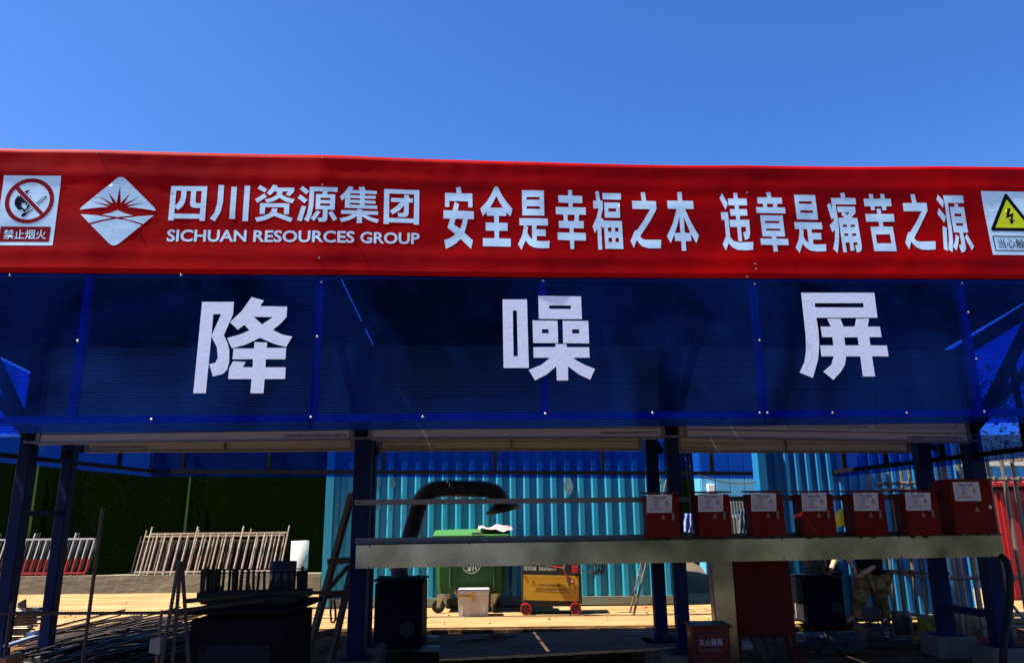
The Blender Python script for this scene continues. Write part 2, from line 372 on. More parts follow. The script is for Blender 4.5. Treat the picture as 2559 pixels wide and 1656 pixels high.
# kerb
KC = mat('kerb_concrete', (0.2448, 0.2088, 0.1296), 0.9, noise=(2.5, 0.8, (0.108, 0.09, 0.0612)), bump=(10, 0.6), scale=(0.5, 1, 1))
ky = G(400, 1481).y; kz = P(400, 1436, ky).z
kb = MB()
x = P(-300, 1460, ky).x; xe = P(800, 1460, ky).x
vs, fs = [], []; n = 60
for i in range(n + 1):
    xx = x + (xe - x) * i / n; dz = .008 * NZ.noise(V((xx * 2, 0, 0))); dy = .012 * NZ.noise(V((xx * 3, 4, 0)))
    vs += [(xx, ky + dy, 0), (xx, ky + dy, kz + dz), (xx, ky + .28, kz + dz), (xx, ky + .28, 0)]
for i in range(n):
    for k in range(4): a = i * 4 + k; b = i * 4 + (k + 1) % 4; fs.append((a, b, b + 4, a + 4))
fs += [(0, 1, 2, 3), (n * 4 + 3, n * 4 + 2, n * 4 + 1, n * 4)]
kb.add(vs, fs); tag(obj('concrete_kerb', kb, KC, None, loc=((x + xe) / 2, ky, 0)), 'grey concrete kerb wall under the leaning barriers', 'kerb')

def corrugated(name, x0, x1, y, z0, z1, per, depth, mt, parent, lean=0.0, k=0.0):
    """trapezoid ribs: flat out, slope, flat in, slope"""
    mb = MB(); vs = []; fs = []; x = x0; pr = []
    while x < x1:
        for (u, dd) in ((0, 0), (.32, 0), (.45, depth), (.75, depth)): pr.append((x + u * per, dd))
        x += per
    pr.append((x, 0)); n = len(pr)
    for (zz) in (z0, z1):
        for (xx, dd) in pr: vs.append((xx, y + k * xx + dd, zz))
    for i in range(n - 1): fs.append((i, i + 1, n + i + 1, n + i))
    return obj(name, mb.add(vs, fs), mt, parent)
CY = mat('container_cyan_paint', (0.020, 0.30, 0.47), 0.35, .08, noise=(1.4, 0.5, (0.02, 0.16, 0.24)), scale=(4, 4, .5))
CYB = mat('container_beam_paint', (0.13, 0.22, 0.20), 0.6, noise=(2.5, 0.8, (0.16, 0.10, 0.05)))
Y1 = G(1300, 1515).y
c1 = thing('shipping_container', 'pale cyan corrugated container behind the green bin and the yellow machine', 'container', (P(1245, 1500, Y1).x, Y1, 0))
xa, xb = P(812, 1300, Y1).x, P(1692, 1300, Y1).x
zb = P(1300, 1491, Y1).z
corrugated('corrugated_wall', xa + .13, xb - .14, Y1 + .02, zb, 2.6,   .226, .046, CY, c1)
mb = MB(); mb.box(((xa + xb) / 2, Y1 + .05, zb / 2 + .01), (xb - xa, .12, zb - .02)); obj('bottom_beam', mb, CYB, c1)
mb = MB(); mb.box(((xa + xb) / 2, Y1 + .05, 2.66), (xb - xa, .12, .12)); obj('top_beam', mb, CY, c1)
for s, xx in ((0, xa + .065), (1, xb - .07)):
    mb = MB(); mb.box((xx, Y1 + .03, 1.33), (.13, .14, 2.62 - .02)); o = obj('corner_post', mb, CY, c1)
mb = MB(); mb.box(((xa + xb) / 2, Y1 + 1.3, 1.35), (xb - xa - .1, 2.3, 2.6)); obj('container_body', mb, CY, c1)
SPLASH = mat('mortar_splash', (0.22, 0.36, 0.38), 0.8, noise=(22, 1.0, (0.04, 0.16, 0.2)))

CY2 = mat('container_blue_paint', (0.0172, 0.2236, 0.516), 0.38, .35, noise=(1.4, 0.3, (0.0172, 0.1376, 0.2924)), scale=(4, 4, .5))
Y2 = G(2100, 1549).y
c2 = thing('shipping_container', 'blue corrugated container behind the workers at the right', 'container', (P(2150, 1500, Y2).x, Y2, 0))
xa2, xb2 = P(1915, 1400, Y2).x, P(2420, 1400, Y2).x; zb2 = P(2100, 1536, Y2).z
corrugated('corrugated_wall', xa2 + .1, xb2, Y2 + .02, zb2, 2.6, .150, .04, CY2, c2, k=0.0)
mb = MB(); mb.box(((xa2 + xb2) / 2, Y2 + .05, zb2 / 2 + .01), (xb2 - xa2, .16, zb2 - .02)); obj('bottom_beam', mb, CYB, c2)
mb = MB(); mb.box((xa2 + .05, Y2 + .03, 1.33), (.11, .12, 2.6)); obj('corner_post', mb, CY2, c2)
mb = MB(); mb.box(((xa2 + xb2) / 2, Y2 + .25, 1.35), (xb2 - xa2 - .1, .3, 2.6)); obj('container_body', mb, CY2, c2)

CAB = mat('cabin_sky_blue', (0.0864, 0.3456, 0.5184), 0.5, noise=(1.2, 0.25, (0.072, 0.2736, 0.432)), scale=(5, 1, .4))
Y3 = 15.2
cb = thing('site_cabin', 'bright blue cabin with a white box on it, seen above the red distribution boxes', 'cabin', (P(1830, 1400, Y3).x, Y3, 0))
xa3, xb3 = P(1752, 1220, Y3).x, P(1935, 1220, Y3).x
for i in range(5):
    wd = (xb3 - xa3) / 5; mb = MB(); mb.box((xa3 + wd * (i + .5), Y3, 1.5), (wd - .012, .05, 3.0), bev=.006); obj('wall_panel', mb, CAB, cb)
mb = MB(); mb.box(((xa3 + xb3) / 2, Y3 + 1.0, 1.5), (xb3 - xa3, 1.9, 2.96)); obj('cabin_body', mb, CAB, cb)
a = P(1768, 1209, Y3 - .12); b = P(1786, 1229, Y3 - .12); mb = MB(); mb.box(((a.x + b.x) / 2, Y3 - .09, (a.z + b.z) / 2), (b.x - a.x, .12, a.z - b.z), bev=.01)
obj('white_box', mb, mat('white_box_paint', (0.8, 0.8, 0.78), 0.5), cb)
# grey profiled sheets stacked in the gap
mb = MB(); GS2 = mat('grey_profile_sheet', (0.24, 0.27, 0.23), 0.5, 0.3)
ys = 13.6; a = P(1824, 1284, ys); b = P(1868, 1284, ys)
st = thing('profiled_sheets', 'grey ribbed steel sheets standing on edge between two red boxes', 'metal sheets', (a.x, ys, 0))
corrugated('upper_sheet', a.x, b.x, ys + .05, P(1830, 1284, ys).z, P(1830, 1248, ys).z, .05, .02, GS2, st)
corrugated('lower_sheet', a.x, b.x, ys, 0.0, P(1830, 1287, ys).z, .055, .02, GS2, st)

# far blue fence with pale cap and scrub hill beyond
Y4 = 14.6
ff = thing('site_fence', 'blue sheet fence with pale cap beyond the upright pipes', 'fence', (P(2480, 1300, Y4).x, Y4, 0))
xa4, xb4 = P(2330, 1250, Y4).x, P(3300, 1250, Y4).x; zt = P(2500, 1164, Y4).z
corrugated('fence_sheet', xa4, xb4, Y4, 0, zt, .25, .04, CY2, ff)
mb = MB(); mb.bar((xa4, Y4 - .03, zt + .04), (xb4, Y4 - .03, zt + .04), .12, .07); obj('fence_cap', mb, mat('pale_cap', (0.6, 0.6, 0.55), 0.7), ff)
hb = sheet(-40, 40, 16, 40, 0, 50, 20, 0)
hb.v = [V((v.x, v.y, (-0.1 + min(3.6, max(0, (v.x - 4) * .55)) * min(1, (v.y - 16) / 4) + .3 * NZ.noise(v * .6)) if v.y > 16.1 else -.2)) for v in hb.v]
struct(obj('hillside', hb, DIRT))
SH = mat('scrub_leaf', (0.07, 0.08, 0.03), 0.8, noise=(3, 0.6, (0.10, 0.07, 0.035)))
mb = MB()
for i in range(9000):
    x = random.uniform(6, 20); y = random.uniform(15.5, 22); zz = min(3.6, max(0, (x - 4) * .55)) * min(1, max(0, y - 16) / 4) + random.random() ** 1.3 * (1.2 + 1.3 * NZ.noise(V((x * .7, y * .5, 0)))) + .4
    c = V((x, y, zz)); a = V([random.gauss(0, .07) for _ in range(3)]); b = V([random.gauss(0, .07) for _ in range(3)]); mb.add([c, c + a, c + a + b], [(0, 1, 2)])
stuff(obj('hillside_scrub', mb, SH))

# ------------------------------------------------------------ the open shed
shed = thing('open_work_shed', 'blue steel work shed with translucent noise panels along its eaves', 'shed', (0, 6.5, 0))
BY = 11.2; BZ = 2.62; XL, XR = P(375, 1190, BY).x, P(2052, 1190, BY).x; RB = 10.05
cFL = F(-900, 400, 0); zft = F(1280, 405).z
def fp(x, z, off=0.0): return V((x, FY + FK * x - off, z))
fbot_l, fbot_r = F(0, 1083).z, F(2559, 1056).z
zfb = (fbot_l + fbot_r) / 2
# posts
posts = []
def post(px, py, row, ztop=3.0, w=.155, name='post'):
    q = (PF if row == 0 else PB)(px, py); zb_ = 0.14
    mb = MB(); mb.box((q.x + w / 2, q.y + w / 2, (ztop + zb_) / 2), (w, w, ztop - zb_), bev=.008)
    mb2 = MB(); mb2.box((q.x + w / 2, q.y + w / 2, zb_ + .008), (w + .1, w + .1, .016))
    o = obj('post', mb, BLUEP, shed); obj('base_plate', mb2, BLUEP, o); posts.append((q.x + w / 2, q.y + w / 2, row)); return q
fl = post(51.5, 1083, 0, w=.125); bl = post(156, 1131, 1, w=.115)
fc = post(886, 1100, 0, w=.165); bc = post(905, 1100, 1, w=.15)
frc = post(1665, 1100, 0, w=.125); brc = post(1614, 1100, 1, w=.13)
frr = post(2418, 1110, 0, w=.155); brr = post(2292, 1110, 1, w=.15)
BLOCK = mat('concrete_block', (0.11, 0.10, 0.09), 0.9, spec=.1, noise=(5, 0.5, (0.06, 0.055, 0.05)), bump=(14, 0.6))
lab = {0: 'under the leftmost front post of the shed', 1: 'under the leftmost rear post of the shed', 2: 'under the thick front post beside the wooden ladder', 3: 'under the rear post hidden behind the thick ladder post',
       4: 'under the front post beside the fire extinguisher box', 5: 'under the rear post behind the plywood sheet', 6: 'under the rightmost front post beside the black hose', 7: 'under the rear post beside the yellow sack'}
for i, (x, y, r_) in enumerate(posts):
    mb = MB(); mb.box((x, y, 0.03), (.42, .40, .22), bev=.02); tag(obj('footing_block', mb, BLOCK, None, loc=(x, y, -.08)), 'rough concrete block ' + lab[i], 'concrete block', 'concrete footing blocks under the posts')
# ties between front and rear posts
def tie(i, j, z, w=.05):
    a, b = posts[i], posts[j]; mb = MB(); mb.bar((a[0], a[1] + .07, z), (b[0], b[1] - .07, z), w, w); obj('tie_bar', mb, BLUEP, shed)
tie(0, 1, PF(60, 1282).z); tie(6, 7, .42, .07); tie(4, 5, .22, .06); tie(2, 3, 1.4)
tie(0, 1, 2.5); tie(6, 7, 2.5)
# roof trusses, purlins, roof sheets with gaps
zr0, zr1 = F(2559, 450).z - .06, BZ + .03
def roofz(y): t = (y - FY) / (BY - FY); return zr0 + (zr1 - zr0) * t
for (x, y, r_) in posts[0::2]:
    mb = MB(); mb.bar((x, 4.9, roofz(4.9) - .12), (x, RB, roofz(RB) - .10), .08, .10); obj('rafter', mb, DARKSTEEL, shed)
    mb = MB(); mb.bar((x, y, 2.2), (x, 5.4, roofz(5.4) - .18), .06, .06); obj('brace', mb, DARKSTEEL, shed)
    mb = MB(); mb.bar((x, y + .6, 2.1), (x, 9.9, roofz(9.9) - .16), .06, .06); obj('brace', mb, DARKSTEEL, shed)
for y in (5.5, 7.0, 8.5, 10.0):
    mb = MB(); mb.bar((XL, y, roofz(y) - .04), (XR, y, roofz(y) - .04), .06, .06); obj('purlin', mb, DARKSTEEL, shed)
zs = 2.07
slots = [PF(212, 1095).x - .576 * (roofz(7.2) - zs), PF(1081, 1085).x - .576 * (roofz(7.4) - zs), PF(1853, 1080).x - .576 * (roofz(7.6) - zs)]
xs = [XL] + slots + [XR]
for i in range(4):
    a = xs[i] + (.011 if i else 0); b = xs[i + 1] - (.011 if i < 3 else 0); mb = MB()
    yf = lambda x: FY + FK * x + .05
    aF = a - (.40 if i == 0 else 0); bF = b + (.40 if i == 3 else 0)
    mb.hexa([V((aF, yf(a), roofz(yf(a)))), V((bF, yf(b), roofz(yf(b)))), V((b, RB, roofz(RB))), V((a, RB, roofz(RB))),
             V((aF, yf(a), roofz(yf(a)) + .02)), V((bF, yf(b), roofz(yf(b)) + .02)), V((b, RB, roofz(RB) + .02)), V((a, RB, roofz(RB) + .02))])
    obj('roof_sheet', mb, ROOFM, shed)
BNZ = [(-760, 362), (0, 375.5), (246, 380.6), (540, 387), (860, 394.5), (1100, 402.5), (1347, 410.6), (1710, 418), (2100, 421), (2559, 422.5), (3300, 428)]
BNB = [(-760, 664), (0, 680), (860, 687), (1347, 693), (1864, 695), (2559, 697), (3300, 700)]
def lerp(tab, x):
    for (a, b), (c, d) in zip(tab, tab[1:]):
        if x <= c: return b + (d - b) * (x - a) / (c - a)
    return tab[-1][1]
# front fascia: frame tubes and sheets (sheets bow a little between the tubes)
def sagsheet(pxs, ytop, ybot, off, name, parent, mt, nz_=14):
    """pxs: left/right pixel limits at the bottom edge; edges upright in the world"""
    A, B = F(pxs[0], ybot[0]), F(pxs[1], ybot[1]); zt0, zt1 = ytop; n = 26; vs = []; fs = []
    for j in range(nz_ + 1):
        for i in range(n + 1):
            u, v = i / n, j / nz_; x = A.x + (B.x - A.x) * u; z0 = A.z + (B.z - A.z) * u; z1 = zt0 + (zt1 - zt0) * u
            z = z0 + (z1 - z0) * v
            bow = .010 * NZ.noise(V((x * 1.6, z * 1.2, off * 50))) + .006 * NZ.noise(V((x * 5, z * 3, 2)))
            vs.append(fp(x, z, off + bow * (math.sin(math.pi * v) * .7 + .3)))
    for j in range(nz_):
        for i in range(n): a = j * (n + 1) + i; fs.append((a, a + 1, a + n + 2, a + n + 1))
    return obj(name, MB().add(vs, fs), mt, parent, smooth=True)
ztl, ztr = F(0, 684).z, F(2559, 699).z
def ft(x):   # top of the blue sheets at world x
    a, b = F(0, 684), F(2559, 699); return a.z + (b.z - a.z) * (x - a.x) / (b.x - a.x)
seams = [(-760, 1092), (168, 1081), (778, 1075), (1363, 1068), (1915, 1063), (2458, 1057), (3300, 1048)]
sheets_ = []
for i in range(0, len(seams) - 1, 2):
    a, b = seams[i], seams[i + 2]
    xa_, xb_ = F(*a).x, F(*b).x
    sheets_.append(sagsheet((a[0] - (6 if i else 0), b[0]), (ft(xa_) + .03, ft(xb_) + .03), (a[1], b[1]), .004 * (i % 4 == 2) + .001 + .0005 * i, 'noise_sheet', shed, POLY))
for (px, py) in seams[1:6]:
    q = F(px, py); mb = MB(); mb.bar(fp(q.x, q.z + .06, -.035), fp(q.x, F(px, lerp(BNZ, px) + 16).z, -.035), .045, .04, up=V((0, 1, 0))); obj('fascia_upright', mb, TUBEP, shed)
def fbar(pa, pb, w, h, off, name='fascia_rail', mt=TUBEP):
    mb = MB(); mb.bar(F(pa[0], pa[1], off), F(pb[0], pb[1], off), w, h); obj(name, mb, mt, shed)
fbar((-760, 1058), (3300, 1024), .04, .045, -.036)
fbar((-760, 676), (3300, 706), .04, .045, -.036); fbar((-760, 386), (3300, 450), .04, .04, -.036)
mb = MB(); mb.bar(F(2462, 1030, -.10), F(2590, 770, -.12), .05, .06); obj('brace', mb, DARKSTEEL, shed)
mb = MB(); mb.bar(F(60, 1060, -.20), F(-60, 800, -.15), .05, .06); obj('brace', mb, DARKSTEEL, shed)
# rear and side fascias
zbb = P(1200, 1193, BY).z; bxl, bxr = P(375, 1190, BY).x, P(2052, 1196, BY).x
def flat(name, pts, parent, mt): return obj(name, MB().add(pts, [tuple(range(len(pts)))]), mt, parent)
zl_, zr_ = P(375, 1190, BY).z, P(2052, 1196, BY).z
rs = [bxl, P(1005, 1190, BY).x, P(1525, 1190, BY).x, bxr]
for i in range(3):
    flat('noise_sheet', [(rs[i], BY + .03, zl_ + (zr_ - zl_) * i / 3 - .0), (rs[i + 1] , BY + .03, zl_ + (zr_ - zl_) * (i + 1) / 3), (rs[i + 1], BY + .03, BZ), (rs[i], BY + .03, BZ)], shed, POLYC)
mb = MB(); mb.bar((bxl, BY - .02, zl_ + .075), (bxr, BY - .02, zr_ + .075), .04, .055); obj('fascia_rail', mb, DARKSTEEL, shed)
for px in (375, 460, 675, 958, 1238, 1506, 1776, 2035):
    q = P(px, 1150, BY); mb = MB(); mb.bar((q.x, BY - .02, zl_ + (zr_ - zl_) * (q.x - bxl) / (bxr - bxl) + .10), (q.x, BY - .02, BZ), .05, .04); obj('fascia_upright', mb, DARKSTEEL, shed)
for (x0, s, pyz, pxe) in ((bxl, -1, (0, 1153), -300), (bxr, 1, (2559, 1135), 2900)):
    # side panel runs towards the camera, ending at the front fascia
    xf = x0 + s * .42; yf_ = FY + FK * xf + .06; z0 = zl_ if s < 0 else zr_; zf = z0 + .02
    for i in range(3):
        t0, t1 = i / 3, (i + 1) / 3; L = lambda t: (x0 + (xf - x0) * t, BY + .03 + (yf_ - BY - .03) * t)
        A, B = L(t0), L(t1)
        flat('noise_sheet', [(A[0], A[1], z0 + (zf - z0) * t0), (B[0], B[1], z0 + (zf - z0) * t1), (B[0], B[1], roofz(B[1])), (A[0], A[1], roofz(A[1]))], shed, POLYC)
    mb = MB(); mb.bar((x0 - s * .04, BY, z0 + .075), (xf - s * .04, yf_, zf + .075), .04, .05); obj('fascia_rail', mb, DARKSTEEL, shed)
    for t in (.13, .3, .48, .68, .85):
        A = L(t); mb = MB(); mb.bar((A[0] - s * .04, A[1], z0 + .1), (A[0] - s * .04, A[1], BZ + .4 * t), .045, .045); obj('fascia_upright', mb, DARKSTEEL, shed)
# screws on the front fascia
scr = [(25, 688), (453, 687), (803, 704), (194, 852), (793, 841), (378, 1048), (777, 1042), (1357, 701), (1057, 1041), (1363, 1033), (1631, 1031), (1886, 709), (1898, 850), (1899, 1031), (1918, 1031), (2081, 1031), (2266, 1031), (2404, 707), (2420, 780), (2440, 896), (2460, 1028)]
for (x, y) in scr:
    q = F(x, y, .006 + .012); n_ = V((FK, -1, 0)).normalized()
    mb = MB(); mb.lathe(q, n_, [(.0078, 0), (.0078, .002), (.005, .004), (.005, .008), (.002, .010)], 10); o = obj('screw', mb, SCREW, shed)
    mb = MB(); mb.lathe(q + n_ * .0102, n_, [(.0032, 0), (.0032, .0012)], 8); obj('screw_socket', mb, BLACKP, o)

# big foam letters
I_, J_, K_ = fr(0, 680, 2.7674), fr(850, 680, 2.7674), fr(1700, 680, 2.7706)
def offmap(fm, o0): return lambda x, y, off=0.0: fm(x, y, off + o0)
BIG = [
 (I_, 'first big white sign character', [('o', [(1398,205),(1618,205),(1612,290),(1548,435),(1575,490),(1586,540),(1585,620),(1570,675),(1540,703),(1472,720),(1447,635),(1490,625),(1507,590),(1500,520),(1462,442),(1423,836),(1337,836)]), ('h', [(1475,290),(1530,290),(1463,437)]),
   ('o', [(1740,172),(1825,195),(1800,235),(1986,237),(1982,310),(1940,355),(1887,398),(1950,430),(2022,445),(1978,517),(1890,493),(1798,453),(1700,500),(1604,526),(1570,455),(1660,430),(1725,402),(1690,363),(1645,398),(1590,345),(1670,270)]), ('h', [(1755,308),(1888,310),(1812,360)]),
   ('o', [(1760,482),(1848,486),(1845,522),(1979,523),(1974,601),(1838,601),(1836,656),(1976,657),(1972,737),(1830,738),(1822,836),(1732,836),(1740,738),(1578,738),(1585,665),(1612,615),(1700,620),(1678,656),(1747,656),(1750,601),(1608,601),(1615,527),(1757,527)])]),
 (J_, 'second big white sign character', [('o', [(1123,188),(1292,188),(1305,661),(1130,661)]), ('h', [(1194,264),(1222,264),(1229,580),(1199,580)]), ('o', [(1370,163),(1666,167),(1672,325),(1374,322)]), ('h', [(1444,229),(1596,230),(1596,254),(1445,253)]),
   ('o', [(1330,333),(1503,335),(1508,489),(1335,489)]), ('h', [(1395,394),(1441,394),(1442,422),(1396,422)]), ('o', [(1539,335),(1716,337),(1722,492),(1542,490)]), ('h', [(1604,395),(1653,395),(1654,423),(1605,423)]),
   ('o', [(1489,495),(1566,497),(1567,518),(1722,518),(1726,590),(1610,591),(1640,613),(1690,640),(1763,668),(1729,742),(1650,705),(1575,650),(1577,748),(1499,748),(1494,650),(1430,705),(1348,747),(1304,675),(1390,640),(1453,591),(1337,590),(1337,518),(1488,517)])]),
 (K_, 'third big white sign character', [('o', [(836,142),(1343,142),(1365,315),(942,315),(956,400),(962,500),(955,600),(918,731),(826,694),(858,625),(870,550),(868,440)]), ('h', [(932,214),(1268,214),(1269,244),(933,243)]),
   ('o', [(1018,322),(1109,322),(1130,376),(1207,376),(1217,322),(1307,322),(1297,376),(1382,377),(1394,449),(1308,449),(1316,506),(1430,507),(1442,582),(1327,582),(1349,721),(1264,721),(1246,582),(1148,582),(1140,640),(1110,690),(1060,745),(990,687),(1045,640),(1063,582),(977,582),(969,506),(1060,506),(1053,449),(982,449),(971,376),(1041,376)]), ('h', [(1135,450),(1227,450),(1236,506),(1141,506)])])]
for fm, lb, shp in BIG:
    o = obj('sign_character', traced(shp, offmap(fm, .016), .008), FOAM, shed); o['label'] = lb

# ------------------------------------------------------------ red banner
ban = thing('red_banner', 'long red printed banner stretched along the top of the shed front', 'banner', F(1280, 690, .02))
tabx = [F(x, 550).x for x in (246 - 12, 807 - 5, 1347 + 2, 1864 + 8, 2364 + 16)]
BO = .016
def boff(x, z, v):
    d = math.sqrt(min(abs(x - t) for t in tabx) ** 2 + .0009)
    tent = math.exp(-d / .30) * .013
    edge = (max(0, .5 - v) * 2) ** 6 * .008 
    fold = .030 * max(0, v - .80) + .004 * math.exp(-((v - .80) / .05) ** 2) + .003 * math.exp(-((v - .16) / .05) ** 2)
    w1 = .004 * NZ.noise(V((x * 2.2, z * 4, 7))) + .0015 * NZ.noise(V((x * 9, z * 7, 1)))
    return BO + tent + edge + fold + w1
n, mz = 320, 30; vs = []; fs = []
for j in range(mz + 1):
    v = j / mz
    for i in range(n + 1):
        px = -760 + 4060 * i / n; T, B = F(px, lerp(BNZ, px)), F(px, lerp(BNB, px))
        T = fp(B.x, T.z + 0)   # keep columns upright
        q = B.lerp(T, v); vs.append(fp(q.x, q.z, boff(q.x, q.z, v)))
for j in range(mz):
    for i in range(n): a = j * (n + 1) + i; fs.append((a, a + 1, a + n + 2, a + n + 1))
# returns at the top and bottom edges
o0 = len(vs)
for i in range(n + 1): q = vs[mz * (n + 1) + i]; vs.append(q + V((0, .06, .0)))
for i in range(n): a = mz * (n + 1) + i; fs.append((a, a + 1, o0 + i + 1, o0 + i))
o1 = len(vs)
for i in range(n + 1): q = vs[i]; vs.append(q + V((0, .05, -.004)))
for i in range(n): fs.append((i, i + 1, o1 + i + 1, o1 + i))
obj('banner_cloth', MB().add(vs, fs), RED, ban, smooth=True)
# zone under the banner: dark strip added to darken the gap
mb = MB(); mb.bar(F(-760, 668, -.004), F(3300, 702, -.004), .02, .02); obj('dark_gap_strip', mb, DARKSTEEL, shed)
# print follows the cloth: split each glyph fine enough and lay it on the relief
def zspan(x):
    # invert: find px for world x on the plane at mid height
    return None
def bantop(x):
    lo, hi = -760.0, 3300.0
    for _ in range(18):
        mid = (lo + hi) / 2
        if F(mid, lerp(BNB, mid)).x < x: lo = mid
        else: hi = mid
    p = (lo + hi) / 2; return F(p, lerp(BNB, p)).z, F(p, lerp(BNZ, p)).z
_tb = [( -6 + .05 * i,) + bantop(-6 + .05 * i) for i in range(261)]
def bz(x):
    i = max(0, min(259, int((x + 6) / .05))); t = (x - _tb[i][0]) / .05
    return _tb[i][1] + (_tb[i + 1][1] - _tb[i][1]) * t, _tb[i][2] + (_tb[i + 1][2] - _tb[i][2]) * t
def lay(mb, lift):
    bm = bmesh.new(); vv = [bm.verts.new(p) for p in mb.v]
    for f in mb.f:
        try: bm.faces.new([vv[i] for i in f])
        except ValueError: pass
    for _ in range(4):
        es = [e for e in bm.edges if e.calc_length() > .035]
        if not es: break
        bmesh.ops.subdivide_edges(bm, edges=es, cuts=1); bmesh.ops.triangulate(bm, faces=[f for f in bm.faces if len(f.verts) > 3])
    out = MB(); bm.verts.ensure_lookup_table(); bm.verts.index_update()
    for p in bm.verts:
        zb_, zt_ = bz(p.co.x); v = (p.co.z - zb_) / (zt_ - zb_); out.v.append(fp(p.co.x, p.co.z, boff(p.co.x, p.co.z, v) + lift))
    out.f = [tuple(q.index for q in f.verts) for f in bm.faces]; bm.free(); return out
def pr(name, mb, mt, parent, lift=.0012, label=None):
    o = obj(name, lay(mb, lift), mt, parent, smooth=True)
    if label: o['label'] = label
    return o
A_, B_, C_, D_, E_, Fm, G_, H_ = fr(1100, 460, 7.933), fr(1380, 460, 6.263), fr(1780, 470, 7.933), fr(2040, 470, 8.555), fr(2240, 470, 7.461), fr(0, 430, 5.667), fr(410, 450, 7.212), fr(730, 450, 7.212)
